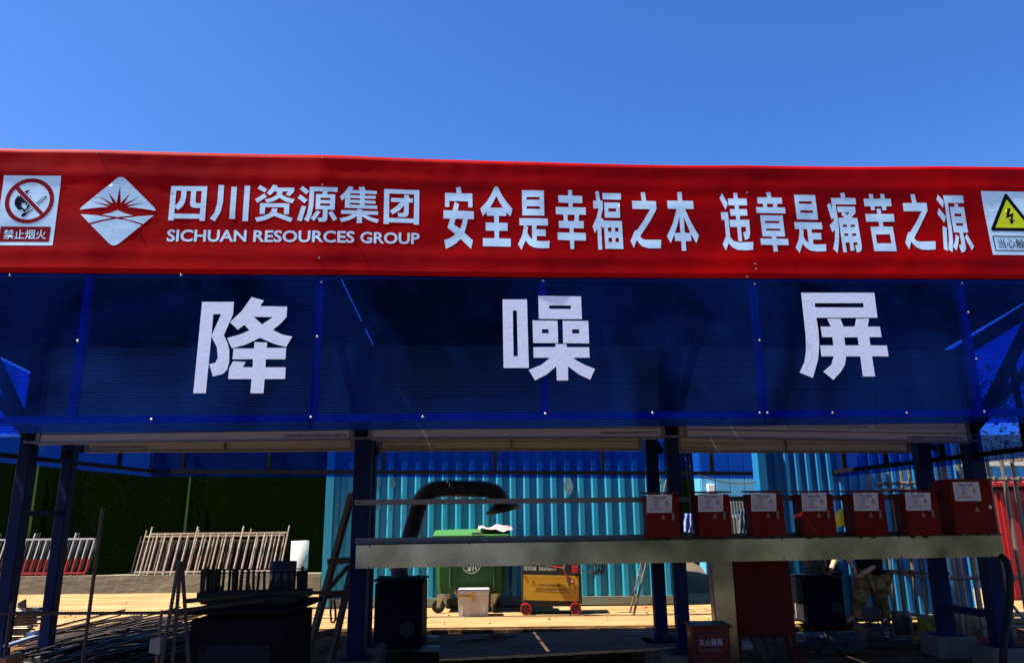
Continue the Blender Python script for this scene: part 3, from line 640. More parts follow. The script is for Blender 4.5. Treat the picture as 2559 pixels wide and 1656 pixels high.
L = [
 (A_, [('o',[(320,95),(410,85),(425,210),(640,212),(645,490),(562,490),(558,368),(185,358),(185,478),(102,478),(102,198),(330,206)]),('o',[(72,545),(250,548),(295,370),(380,425),(352,552),(668,565),(672,720),(552,718),(530,830),(485,985),(652,1140),(615,1308),(412,1108),(310,1200),(215,1260),(120,1302),(85,1132),(200,1090),(312,1020),(150,885),(205,710),(70,706)]),('h',[(310,710),(458,715),(435,820),(400,910),(280,825)])]),
 (A_, [('o',[(1080,85),(1142,85),(1230,260),(1320,390),(1433,525),(1392,668),(1310,588),(1310,660),(1162,658),(1165,792),(1338,797),(1338,955),(1168,952),(1168,1102),(1398,1108),(1400,1268),(850,1255),(850,1095),(1080,1100),(1078,952),(905,945),(905,785),(1075,790),(1072,655),(928,652),(926,582),(848,658),(797,515),(930,370),(1010,240)]),('h',[(1114,262),(1175,385),(1248,498),(990,495),(1060,380)])]),
 (A_, [('o',[(1618,155),(2050,165),(2062,658),(1630,652)]),('h',[(1708,287),(1968,293),(1970,347),(1710,342)]),('h',[(1712,468),(1975,475),(1977,527),(1714,522)]),('o',[(1568,705),(2126,715),(2134,855),(1905,852),(1907,928),(2087,930),(2093,1063),(1910,1060),(1913,1158),(2050,1162),(2170,1155),(2155,1300),(2000,1305),(1850,1287),(1760,1235),(1693,1145),(1612,1332),(1542,1225),(1620,1050),(1655,900),(1660,848),(1572,845)]),('h',[(1690,850),(1740,880),(1727,990),(1765,1070),(1825,1132),(1818,850)])]),
 (B_, [('o',[(245,118),(305,122),(307,205),(462,208),(467,320),(314,317),(315,383),(518,387),(522,502),(413,500),(411,600),(487,601),(489,713),(328,710),(330,780),(518,785),(523,904),(336,902),(341,1038),(281,1036),(275,902),(85,895),(80,778),(270,782),(268,710),(103,705),(98,597),(177,599),(170,497),(55,494),(50,380),(255,384),(252,317),(95,312),(90,200),(245,205)]),('h',[(233,502),(348,502),(342,600),(240,600)])]),
 (B_, [('o',[(665,140),(722,133),(745,280),(780,282),(786,400),(757,535),(802,588),(1083,595),(1108,1033),(825,1028),(806,655),(792,715),(760,660),(778,1043),(716,1040),(700,712),(664,790),(626,680),(690,540),(722,400),(640,398),(634,280),(688,282)]),('h',[(866,697),(921,697),(925,760),(868,760)]),('h',[(975,697),(1030,697),(1034,762),(978,762)]),('h',[(874,857),(930,857),(934,925),(876,925)]),('h',[(982,857),(1038,858),(1041,926),(985,925)]),('o',[(778,160),(1066,165),(1071,264),(783,258)]),('o',[(807,305),(1047,310),(1058,546),(818,542)]),('h',[(870,397),(992,399),(994,450),(872,449)])]),
 (B_, [('o',[(1376,152),(1443,146),(1463,282),(1613,288),(1623,410),(1540,570),(1370,830),(1400,870),(1450,888),(1698,888),(1690,1020),(1500,1022),(1400,990),(1350,940),(1315,885),(1273,1018),(1219,908),(1280,755),(1300,735),(1318,740),(1410,610),(1527,410),(1250,407),(1242,280),(1395,282)])]),
 (B_, [('o',[(1944,148),(2012,152),(2024,283),(2190,286),(2203,412),(2064,410),(2150,600),(2283,828),(2245,942),(2158,795),(2168,908),(2078,908),(2087,1062),(2019,1060),(2008,908),(1914,907),(1906,795),(1845,940),(1787,832),(1880,630),(1937,410),(1798,406),(1788,280),(1956,283)]),('h',[(1978,525),(1998,782),(1910,782),(1950,650)]),('h',[(2045,535),(2100,660),(2152,782),(2064,782)])]),
 (C_, [('o',[(175,130),(287,345),(243,460),(127,228)]),('o',[(148,505),(288,508),(335,1000),(400,1075),(500,1105),(785,1098),(783,1253),(640,1262),(480,1252),(380,1205),(303,1120),(252,1260),(186,1140),(252,975),(222,660),(165,660)]),('o',[(395,128),(470,130),(484,238),(653,240),(668,376),(498,375),(505,447),(658,450),(673,580),(520,580),(526,660),(705,660),(722,930),(710,1010),(670,1050),(622,1056),(585,910),(635,900),(645,870),(640,802),(543,802),(570,1080),(495,1080),(468,800),(335,800),(318,657),(453,658),(445,580),(342,578),(327,447),(428,447),(420,374),(303,372),(289,237),(405,238)])]),
 (C_, [('o',[(1042,120),(1127,115),(1148,216),(1350,220),(1363,340),(1262,342),(1260,410),(1416,412),(1430,530),(853,523),(840,407),(992,410),(978,340),(876,338),(863,214),(1065,216)]),('h',[(1055,342),(1182,342),(1182,408),(1065,408)]),('o',[(923,570),(1370,572),(1420,985),(1240,986),(1243,1028),(1478,1032),(1494,1155),(1256,1155),(1275,1285),(1190,1285),(1174,1155),(938,1152),(924,1028),(1160,1028),(1156,986),(970,984)]),('h',[(1018,678),(1300,680),(1307,722),(1023,720)]),('h',[(1038,830),(1320,830),(1326,872),(1042,870)])]),
 (C_, [('o',[(1593,158),(2012,165),(2077,648),(1655,642)]),('h',[(1690,287),(1947,288),(1953,340),(1697,338)]),('h',[(1716,465),(1972,467),(1977,517),(1722,515)]),('o',[(1600,697),(2145,702),(2165,835),(1943,835),(1953,910),(2130,910),(2147,1040),(1970,1040),(1980,1135),(2090,1138),(2232,1130),(2234,1270),(2050,1278),(1920,1258),(1830,1200),(1768,1125),(1708,1308),(1627,1205),(1690,1040),(1708,835),(1617,832)]),('h',[(1730,835),(1787,862),(1784,980),(1825,1055),(1892,1112),(1858,835)])]),
 (D_, [('o',[(480,138),(570,130),(595,236),(807,240),(825,373),(385,373),(440,700),(462,950),(455,1200),(430,1412),(334,1318),(372,1120),(375,910),(320,967),(263,817),(352,712),(345,668),(302,697),(204,385),(263,342),(322,530),(284,238),(500,236)]),('o',[(417,420),(800,420),(818,543),(725,658),(850,660),(942,1260),(935,1350),(895,1385),(842,1395),(802,1247),(850,1235),(852,1182),(760,1182),(788,1356),(705,1356),(682,1180),(595,1182),(627,1392),(551,1392),(447,658),(575,656),(512,595),(522,541),(435,540)]),('h',[(575,543),(692,543),(640,598)]),('h',[(541,803),(628,803),(634,852),(547,852)]),('h',[(706,803),(795,803),(801,852),(711,852)]),('h',[(568,992),(655,992),(661,1042),(575,1042)]),('h',[(733,992),(823,992),(830,1042),(738,1042)])]),
 (D_, [('o',[(1093,152),(1180,156),(1192,252),(1350,252),(1333,154),(1418,158),(1433,252),(1560,255),(1583,412),(1460,412),(1472,496),(1388,496),(1375,412),(1215,411),(1230,494),(1145,494),(1132,411),(1003,410),(982,250),(1106,252)]),('o',[(1262,464),(1348,466),(1364,575),(1622,577),(1647,742),(1390,742),(1404,846),(1602,848),(1686,1373),(1209,1368),(1128,848),(1320,848),(1302,740),(1043,738),(1020,573),(1276,575)]),('h',[(1240,1012),(1543,1012),(1572,1207),(1268,1204)])]),
 (E_, [('o',[(226,148),(304,142),(345,302),(523,305),(545,445),(430,700),(300,950),(345,1005),(400,1020),(693,1015),(697,1165),(560,1175),(440,1168),(350,1130),(290,1075),(243,1018),(210,1168),(135,1040),(185,860),(205,840),(230,842),(340,660),(440,455),(108,455),(87,303),(262,303)])]),
 (E_, [('o',[(728,150),(838,285),(823,398),(703,247)]),('o',[(748,403),(880,558),(857,675),(725,505)]),('o',[(823,733),(897,765),(917,1198),(845,1160)]),('o',[(823,172),(1195,172),(1217,308),(915,310),(990,750),(1015,1000),(1005,1222),(928,1165),(942,1000),(930,800),(850,300)]),('o',[(1032,323),(1104,330),(1108,382),(1215,384),(1297,855),(1200,857),(1250,1110),(1250,1170),(1220,1215),(1168,1228),(1120,1092),(1160,1080),(1165,1050),(1130,855),(1032,853),(950,382),(1040,382)]),('h',[(1035,505),(1168,507),(1174,558),(1042,558)]),('h',[(1068,680),(1200,682),(1206,731),(1075,730)]),('o',[(1065,885),(1125,940),(1110,1050),(1080,1195),(1015,1118),(1050,1010)]),('o',[(1270,880),(1405,1115),(1362,1187),(1230,945)])]),
]
for fm, shp in L: pr('slogan_character', traced(shp, fm), WHITEP, ban)
LG = [
 (G_, [('o',[(155,130),(803,137),(757,757),(662,753),(666,716),(200,713),(196,750),(100,748)]),('h',[(243,213),(335,213),(328,330),(300,400),(258,455),(222,483)]),('h',[(430,217),(510,217),(492,440),(500,490),(530,517),(575,523),(677,525),(670,632),(208,627),(216,515),(280,562),(350,505),(400,420),(420,330)]),('h',[(602,218),(703,220),(686,440),(610,438),(592,420),(588,400)])]),
 (G_, [('o',[(1003,113),(1103,115),(1085,420),(1040,600),(935,765),(845,712),(930,610),(975,460),(990,330)]),('o',[(1236,143),(1334,145),(1297,723),(1198,720)]),('o',[(1473,123),(1572,125),(1532,762),(1432,760)])]),
 (G_, [('o',[(1750,112),(1875,190),(1832,250),(1702,172)]),('o',[(1828,265),(1870,328),(1700,435),(1660,370)]),('o',[(1985,107),(2065,128),(2055,162),(2368,168),(2362,240),(2282,318),(2212,287),(2258,233),(2153,233),(2143,290),(2230,340),(2375,372),(2335,447),(2200,410),(2100,347),(2010,400),(1870,433),(1838,372),(1950,350),(2040,300),(2065,232),(2000,230),(1930,303),(1867,255),(1930,190)]),('o',[(1752,440),(2280,449),(2270,645),(2180,642),(2183,518),(1843,513),(1833,635),(1742,633)]),('o',[(1962,535),(2063,537),(2050,612),(2340,712),(2302,785),(2005,672),(1850,740),(1690,773),(1657,700),(1800,672),(1900,635),(1950,590)])]),
 (H_, [('o',[(210,137),(327,232),(275,290),(157,192)]),('o',[(170,290),(298,388),(243,450),(120,350)]),('o',[(195,490),(275,512),(193,772),(108,747)]),('o',[(340,153),(838,165),(835,245),(662,240),(650,288),(795,292),(785,567),(660,565),(655,720),(640,760),(600,782),(500,778),(487,710),(555,710),(572,690),(578,562),(443,558),(453,283),(562,286),(578,238),(418,235),(405,500),(370,660),(315,783),(237,740),(290,640),(320,500)]),('h',[(532,353),(708,356),(707,397),(530,393)]),('h',[(527,453),(705,456),(704,497),(525,493)]),('o',[(468,578),(532,610),(418,768),(360,722)]),('o',[(740,587),(830,732),(762,768),(672,622)])]),
 (H_, [('o',[(1040,143),(1122,158),(1097,208),(1225,212),(1215,155),(1312,148),(1335,215),(1538,222),(1535,280),(1322,272),(1320,305),(1517,312),(1515,363),(1320,357),(1320,390),(1515,398),(1513,450),(1317,443),(1317,478),(1545,485),(1543,543),(965,527),(970,350),(917,400),(877,328),(970,240)]),('h',[(1062,265),(1240,270),(1238,303),(1060,298)]),('h',[(1058,350),(1238,354),(1236,387),(1057,382)]),('h',[(1055,437),(1235,441),(1233,475),(1053,470)]),('o',[(1188,548),(1273,551),(1272,577),(1558,585),(1558,650),(1335,645),(1430,695),(1573,733),(1542,797),(1400,750),(1272,680),(1270,800),(1178,797),(1182,678),(1050,745),(905,785),(875,717),(1000,690),(1122,637),(898,633),(902,568),(1186,573)])]),
 (H_, [('o',[(1670,187),(2300,205),(2293,825),(2200,822),(2200,792),(1753,780),(1752,812),(1657,808)]),('h',[(1760,265),(2207,280),(2203,715),(1755,702)]),('i',[(2028,293),(2113,295),(2113,350),(2180,353),(2178,427),(2110,427),(2108,620),(2090,665),(2040,688),(1923,680),(1910,612),(2000,615),(2022,595),(2027,480),(1940,570),(1820,640),(1773,572),(1880,500),(1965,420),(1790,415),(1793,343),(2027,350)])]),
]
for fm, shp in LG: pr('name_character', traced(shp, fm), WHITEP, ban)
pxm = lambda x, y, off=0.0: F(x, y, off)
for wd, qd in (('SICHUAN', [(422, 576), (619.5, 577.5), (618, 607.3), (419.5, 606.5)]), ('RESOURCES', [(637, 578), (888.5, 581), (887.5, 610.5), (635, 607.5)]), ('GROUP', [(902.5, 582), (1049.8, 584.5), (1049, 612.8), (902, 610.8)])):
    pr('name_word', text(wd, qd, pxm, 0, .022), WHITEP, ban)
EM = [('o',[(1165,555),(1565,512),(1335,447),(1592,487),(1435,368),(1630,468),(1568,312),(1680,455),(1733,210),(1738,458),(1875,320),(1783,470),(2000,375),(1815,490),(2075,457),(1835,515),(2030,535),(2225,568),(2222,545),(2205,520),(1810,125),(1780,106),(1742,100),(1710,106),(1690,118),(1185,520),(1170,540)]),
 ('o',[(1475,627),(1600,600),(1698,560),(1790,603),(1905,632),(1690,660)]),('o',[(1177,620),(1400,635),(1617,672),(1450,705),(1297,747)]),('o',[(2198,630),(2000,645),(1757,675),(1900,708),(2053,752)]),
 ('o',[(1318,768),(1500,718),(1685,683),(1850,712),(2030,770),(1715,1030),(1680,1052),(1640,1060),(1610,1055),(1580,1035)])]
pr('diamond_emblem', traced(EM, Fm), WHITEP, ban)
# left sign: no open flames
sg = pr('fire_ban_sign', traced([('o', [(90,70),(902,82),(778,1058),(-52,1052)])], Fm), WHITEP, ban)
def ell(k, n=44): return [(448 + 347 * k * math.cos(t) - .127 * 317 * k * math.sin(t), 429 + 317 * k * math.sin(t)) for t in [2 * math.pi * i / n for i in range(n)]]
DR = banner_material('sign_red_print', (0.22, 0.005, 0.012), (0.18, 0.005, 0.012)); DK = banner_material('sign_black_print', (0.006, 0.007, 0.014), (0.005, 0.006, 0.012)); YL = banner_material('sign_yellow_print', (0.60, 0.70, 0.02), (0.52, 0.62, 0.02))
pr('prohibition_ring', traced([('o', ell(1)), ('h', ell(.825)), ('i', [(290,222),(652,602),(608,634),(245,258)])], Fm), DR, sg, .0020)
pr('flame_picture', traced([('o',[(298,345),(255,390),(238,430),(240,490),(272,530),(275,545),(320,555),(350,548),(362,580),(360,592),(385,585),(460,490),(435,470),(400,530),(385,552),(345,520),(322,488),(340,478),(338,448),(360,460),(390,452),(398,495),(425,462),(318,347),(303,372)]),('o',[(378,295),(410,278),(462,277),(430,300),(412,332)]),('o',[(460,350),(470,385),(450,372)]),('o',[(330,635),(335,615),(370,595),(412,590),(500,535),(508,545),(425,605),(385,640),(350,657),(335,650)]),('o',[(540,460),(662,362),(698,362),(692,385),(572,490),(563,482),(680,375),(665,374),(550,470)]),('o',[(470,508),(478,516),(410,580),(402,572)])], Fm), DK, sg, .0020)
rb = pr('caption_panel', traced([('o', [(40,787),(753,793),(725,1008),(10,1002)])], Fm), DR, sg, .0020)
pr('caption', text('禁止烟火', [(88,828),(688,835),(680,972),(75,968)], Fm, 0, .012), WHITEP, sg, .0028)
sg = pr('shock_warning_sign', traced([('o', [(1528,88),(2454,96),(2690,1270),(1755,1267)])], E_), WHITEP, ban)
pr('warning_triangle', traced([('o', [(1980,140),(2000,130),(2022,136),(2546,800),(2550,820),(2530,830),(1745,825),(1725,805),(1722,785)]), ('h', [(2018,235),(2442,766),(1806,762)]), ('i', [(2028,400),(2095,402),(2066,520),(2145,485),(2130,625),(2175,618),(2108,715),(2055,590),(2090,612),(2098,555),(2005,590)])], E_), DK, sg, .0020)
pr('triangle_field', traced([('o', [(2018,235),(2442,766),(1806,762)]), ('h', [(2028,400),(2095,402),(2066,520),(2145,485),(2130,625),(2175,618),(2108,715),(2055,590),(2090,612),(2098,555),(2005,590)])], E_), YL, sg, .0020)
pr('caption_frame', traced([('o', [(1745,913),(2560,920),(2620,1203),(1805,1197)]), ('h', [(1768,935),(2545,940),(2598,1183),(1815,1180)])], E_), DK, sg, .0020)
pr('caption', text('当心触电', [(1835,972),(2500,975),(2545,1145),(1868,1142)], E_, 0, .006), DK, sg, .0020)
# nails that hold the banner
for (x, y) in ((807, 465), (799, 646), (1864, 484), (1884, 661), (1886, 673), (1864, 693), (246, 385), (807, 397)):
    q = F(x, y, .030); n_ = V((FK, -1, -.1)).normalized(); mb = MB(); mb.tube([q, q + n_ * .022], .0022, 6); mb.lathe(q + n_ * .022, n_, [(.006, 0), (.006, .003)], 8)
    obj('nail', mb, SCREW, ban)
# ------------------------------------------------------------ notice boards under the eaves
PROJ = '核西南建设集团四川自然资源科创空间产业园区项目'
FRAMEM = mat('board_frame_aluminium', (0.13, 0.12, 0.115), 0.5, 0.5)
def board(xl_, yl_, xr_, yr_, plane, h, label, group, stripe, txt, seam, back=False):
    a, b = plane(xl_, yl_), plane(xr_, yr_); n_ = V((PK, -1, 0)).normalized(); up = V((0, 0, 1))
    t = thing('notice_board', label, 'notice board', (a + b) / 2, group)
    mb = MB(); th = V((0, .035, 0)); mb.hexa([a, b, b + th, a + th, a + up * h, b + up * h, b + up * h + th, a + up * h + th]); pn = obj('board_panel', mb, BOARDW, t)
    mb = MB(); mb.bar(a + n_ * .004 - up * .004, b + n_ * .004 - up * .004, .045, .022); obj('frame_rail', mb, FRAMEM, t)
    mb = MB(); mb.bar(a + n_ * .004 + up * (h + .01), b + n_ * .004 + up * (h + .01), .045, .022); obj('frame_rail', mb, FRAMEM, t)
    for q in (a, b):
        mb = MB(); mb.bar(q + n_ * .003 + up * .008, q + n_ * .003 + up * (h - .002), .016, .04, up=V((1, 0, 0))); obj('frame_stile', mb, FRAMEM, t)
    off = lambda px, py, o_=0.0: plane(px, py, .004 + o_)
    for (x0, y0, x1, y1, mt, th_) in stripe:
        A, B = off(x0, y0), off(x1, y1); z = V((0, 0, th_)); mb = MB(); mb.add([A, B, B + z, A + z], [(0, 1, 2, 3)]); obj('print_stripe', mb, mt, pn)
    if txt:
        (x0, y0, x1, y1, hh) = txt
        obj('project_name', text(PROJ, [(x0, y0), (x1, y1), (x1, y1 + hh), (x0, y0 + hh)], off, 0, .015, mirror=back), BLACKP if not back else FRAMEM, pn)
    if seam:
        q = plane(seam, (yl_ + yr_) / 2, .012); mb = MB(); mb.bar(q, q + up * h, .05, .012, up=V((1, 0, 0))); obj('centre_bracket', mb, FRAMEM, t)
    return t, a, b, n_
gpf = 'white notice boards between the front posts'
board(94, 1107, 877, 1098, PF, .95, 'long white notice board under the left end of the eaves', gpf, [(94, 1087, 562, 1079.5, NAVYP, .012), (564, 1079.5, 877, 1075, GREENP, .010)], (712, 1084.5, 864, 1083.5, 7.5), None)
board(925, 1096, 1657, 1093, PF, .95, 'white notice board over the middle bay between the front posts', gpf, [(925, 1074, 1360, 1070.5, NAVYP, .010), (1362, 1070.5, 1655, 1070.5, GREENP, .010)], (1500, 1078, 1643, 1076.5, 6.5), None)
bt, a, b, n_ = board(1713, 1092.5, 2423, 1104, PF, .95, 'white notice board with rounded text frames above the red distribution boxes', gpf, [(1713, 1074, 2129, 1080, NAVYP, .012), (2131, 1080, 2421, 1085, GREENP, .010)], (2266, 1088.5, 2407, 1090, 7.5), None)
bp_ = [o for o in bt.children if o.name.startswith('board_panel')][0]
pl = lambda x, y, o_=0.0: PF(x, y, .005 + o_)
for (x0, x1, yb) in ((1745, 1943, 1065), (1965, 2167, 1068), (2188, 2392, 1071)):     # rounded frames printed on the board
    def rr(dx, dy):
        pts = []; X0, X1, Yb, Yt, r_ = x0 + dx, x1 - dx, yb - dy, yb - 95 + dy, 8
        for (cx, cy, a0) in ((X1 - r_, Yb - r_, 0), (X0 + r_, Yb - r_, 90), (X0 + r_, Yt + r_, 180), (X1 - r_, Yt + r_, 270)):
            for k in range(5): t = R(a0 + k * 22.5); pts.append((cx + r_ * math.cos(t), cy + r_ * math.sin(t)))
        return pts
    obj('printed_frame', traced([('o', rr(0, 0)), ('h', rr(1.3, 1.3))], pl), BLACKP, bp_)
    obj('printed_line', traced([('o', [(x0 + 12, yb - 7), (x1 - 14, yb - 6), (x1 - 14, yb - 5.2), (x0 + 12, yb - 6.2)])], pl), BLACKP, bp_)
gpb = 'notice boards seen from behind between the rear posts'
board(216, 1127, 881, 1123, PB, .7, 'back of the long notice board at the left end of the shed', gpb, [(216, 1104, 881, 1103, FRAMEM, .01)], (232, 1113.5, 370, 1112.5, 7), 562, True)
board(951, 1124, 1601, 1122.5, PB, .7, 'back of the notice board in front of the cyan container', gpb, [(951, 1104, 1601, 1103, FRAMEM, .01)], (966, 1112.5, 1088, 1112, 6.5), 1278, True)
board(1697, 1127, 2272, 1129, PB, .7, 'back of the notice board at the right end of the shed', gpb, [(1697, 1108, 2272, 1110, FRAMEM, .01)], (1698, 1115, 1782, 1115, 6), 1965, True)
# flat bars that hold the boards to the posts
for (x0, y0, x1, y1) in ((59, 1104, 100, 1106), (877, 1096, 926, 1093), (1657, 1090, 1714, 1090), (2421, 1101, 2446, 1102)):
    mb = MB(); mb.bar(PF(x0, y0, .018), PF(x1, y1, .018), .012, .022); o = obj('fixing_strap', mb, ALU, shed)
    for t in (.25, .75):
        q = PF(x0 + (x1 - x0) * t, y0 + (y1 - y0) * t, .026); mb = MB(); mb.lathe(q, (0, -1, 0), [(.008, 0), (.006, .005)], 8); obj('bolt', mb, BLACKP, o)

# ------------------------------------------------------------ rails, cable tray, duct
def rail(x0, y0, x1, y1, h, label, off=.03):
    a, b = PF(x0, y0, off), PF(x1, y1, off); t = thing('mounting_rail', label, 'rail', a, 'grey rails across the front posts')
    mb = MB(); mb.bar(a, b, .02, h); obj('rail', mb, ALU, t)
    for px, dy in ((893, 2), (899, -1), (1658, 0), (1704, 1), (2300, 0)):
        u = (px - x0) / (x1 - x0)
        if 0 < u < 1: q = PF(px, y0 + (y1 - y0) * u + dy * .5, off + .011); mb = MB(); mb.lathe(q, (0, -1, 0), [(.010, 0), (.007, .006)], 8); obj('bolt', mb, BLACKP, t)
rail(887, 1255, 2400, 1240, .050, 'upper grey rail running behind the red distribution boxes')
rail(888, 1351, 2400, 1331, .052, 'lower grey rail just above the galvanised cable tray')
tr_ = thing('cable_tray', 'long galvanised sheet cable tray under the row of red boxes', 'cable tray', PF(1700, 1400, .3))
TX = [((890, 1362), (893, 1420)), ((1450, 1350.5), (1451, 1409.5)), ((1986, 1343.5), (1988, 1399.5)), ((2502, 1336), (2511, 1389.5))]
for i in range(3):
    (a, b), (c, d) = TX[i], TX[i + 1]; o_ = .20 + .003 * (i % 2)
    mb = MB(); A, B, C, D = PF(*a, o_), PF(*b, o_), PF(*c, o_), PF(*d, o_)
    B = V((A.x + (B.x - A.x) * .3, B.y, B.z)); D = V((C.x, C.y, D.z)); B = V((A.x, A.y, B.z)); dv = V((0, .15, 0))
    mb.hexa([B, D, D + dv, B + dv, A, C, C + dv, A + dv]); pn = obj('tray_panel', mb, GALV, tr_)
    for (u, v) in ((.06, .04), (.94, .04), (.5, .04), (.06, .95), (.94, .95), (.5, .95)):
        q = A.lerp(C, u).lerp(B.lerp(D, u), v) + V((0, -.002, 0)); mb = MB(); mb.lathe(q, (0, -1, 0), [(.008, 0), (.005, .005)], 8); obj('rivet', mb, BLACKP, pn)
mb = MB(); mb.bar(PF(889, 1359.5, .21), PF(2503, 1334, .21), .05, .012); obj('tray_lip', mb, RUB, tr_)
dA, dB, dC, dD = PF(1777, 1403, .17), PF(1829, 1402, .17), PF(1853, 1662, .17), PF(1801, 1662, .17)
du = thing('vertical_duct', 'bright galvanised duct dropping from the tray beside the dark red cabinet', 'duct', (dC.x, dC.y, -.06))
mb = MB(); mb.hexa([V((dA.x, dA.y, -.06)), V((dB.x, dB.y, -.06)), V((dB.x, dB.y + .13, -.06)), V((dA.x, dA.y + .13, -.06)), dA, dB, dB + V((0, .13, 0)), dA + V((0, .13, 0))]); obj('duct_panel', mb, GALV, du)
mb = MB(); mb.bar(V((dA.x + .004, dA.y - .004, -.06)), dA + V((.004, -.004, -.01)), .012, .012, up=V((0, 1, 0))); obj('duct_flange', mb, ALU, du)
for q in (dA + V((.02, -.004, -.03)), dB + V((-.02, -.004, -.03))): mb = MB(); mb.lathe(q, (0, -1, 0), [(.008, 0), (.005, .005)], 8); obj('rivet', mb, BLACKP, du)

# ------------------------------------------------------------ red distribution boxes
YB = 7.18
PX_ = lambda x, y, off=0.0: P(x, y, YB - off, PK)
cz = fr(1600, 1220, 11.84, PX_)
STB = mat('sticker_grey_line', (0.16, 0.17, 0.21), 0.6); STR = mat('sticker_red', (0.35, 0.01, 0.02), 0.5)
def sticker(t, fm, TL, TR, BR, BL):
    W = lambda u, v: (lambda p: (p.x, p.y))((V(TL) * (1 - u) + V(TR) * u) * (1 - v) + (V(BL) * (1 - u) + V(BR) * u) * v)
    rect = lambda u0, v0, u1, v1: [W(u0, v0), W(u1, v0), W(u1, v1), W(u0, v1)]
    o1, o2, o3 = (lambda x, y, o=0.0: fm(x, y, .003)), (lambda x, y, o=0.0: fm(x, y, .0045)), (lambda x, y, o=0.0: fm(x, y, .006))
    s = obj('label_sticker', traced([('o', rect(0, 0, 1, 1))], o1), STICK, t)
    q = lambda u0, v0, u1, v1: [W(u0, v0), W(u1, v0), W(u1, v1), W(u0, v1)]
    obj('label_heading', text('配电箱标识牌', q(.24, .115, .76, .225), o2, 0, .035), BLACKP, s)
    obj('label_logo', text('四川资源集团', q(.12, .045, .29, .10), o2, 0, .02), STB, s); obj('label_logo_mark', traced([('o', [W(.09, .045), W(.105, .07), W(.09, .10), W(.075, .07)])], o2), STB, s)
    fr_ = [('o', rect(.06, .235, .94, .86)), ('h', rect(.065, .245, .935, .85))]
    obj('table_frame', traced(fr_, o2), STB, s)
    ln = []
    for k in range(6): v = .28 + k * .085; ln.append(('o', rect(.24 if k else .10, v, .62, v + .009)))
    ln.append(('o', rect(.24, .28, .246, .71))); ln.append(('o', rect(.62, .28, .626, .71))); o_ = obj('table_lines', traced(ln, o2), STB, s); stuff(o_)
    for k, (tx, hw) in enumerate((('名 称', '二级箱'), ('编 号', 'B-02'), ('责任人', '李小林'), ('电 话', '1388'), ('日 期', '2023'))):
        v = .29 + k * .085; obj('table_heading', text(tx, q(.10, v + .008, .21, v + .060), o2, 0, 0), STB, s)
        obj('handwriting', text(hw, q(.29, v + .005, .29 + (.24, .13, .20, .16, .18)[k], v + .060), o2, 0, .005, .4), BLACKP, s)
    obj('warning_words', text('注意安全', q(.24, .725, .64, .845), o2, 0, .035), STR, s)
    for (u, v, w_, h_) in ((.79, .42, .19, .24), (.165, .79, .10, .115)):
        ty = [W(u, v - h_ / 2), W(u + w_ / 2, v + h_ / 2), W(u - w_ / 2, v + h_ / 2)]; ti = [W(u, v - h_ * .28), W(u + w_ * .33, v + h_ * .40), W(u - w_ * .33, v + h_ * .40)]
        obj('warning_triangle', traced([('o', ty), ('h', ti)], o2), BLACKP, s); obj('triangle_field', traced([('o', ti)], o2), STICKY, s)
        if w_ > .15: obj('shock_bolt', traced([('o', [W(u + .01, v - .05), W(u - .02, v + .03), W(u + .003, v + .025), W(u - .01, v + .09), W(u + .025, v + .0), W(u + .004, v + .005)])], o3), BLACKP, s)
    obj('triangle_caption', text('当心触电', q(.71, .585, .88, .65), o2, 0, .01), BLACKP, s)
    obj('caption_lines', traced([('o', rect(.68, .72, .92, .735)), ('o', rect(.68, .78, .92, .795)), ('o', rect(.01, .885, .99, .895)), ('o', rect(.40, .94, .95, .95))], o2), STB, s)['kind'] = 'stuff'
    return s
def vents(t, x, y0, y1, z0, z1, n=11):
    mb = MB()
    for k in range(n):
        z = z1 - (z1 - z0) * (k + .5) / n; mb.lathe((x - .0015, (y0 + y1) / 2, z), (-1, 0, 0), [(.012, 0), (.012, .001)], 8)
    stuff(obj('vent_holes', mb, BLACKP, t))
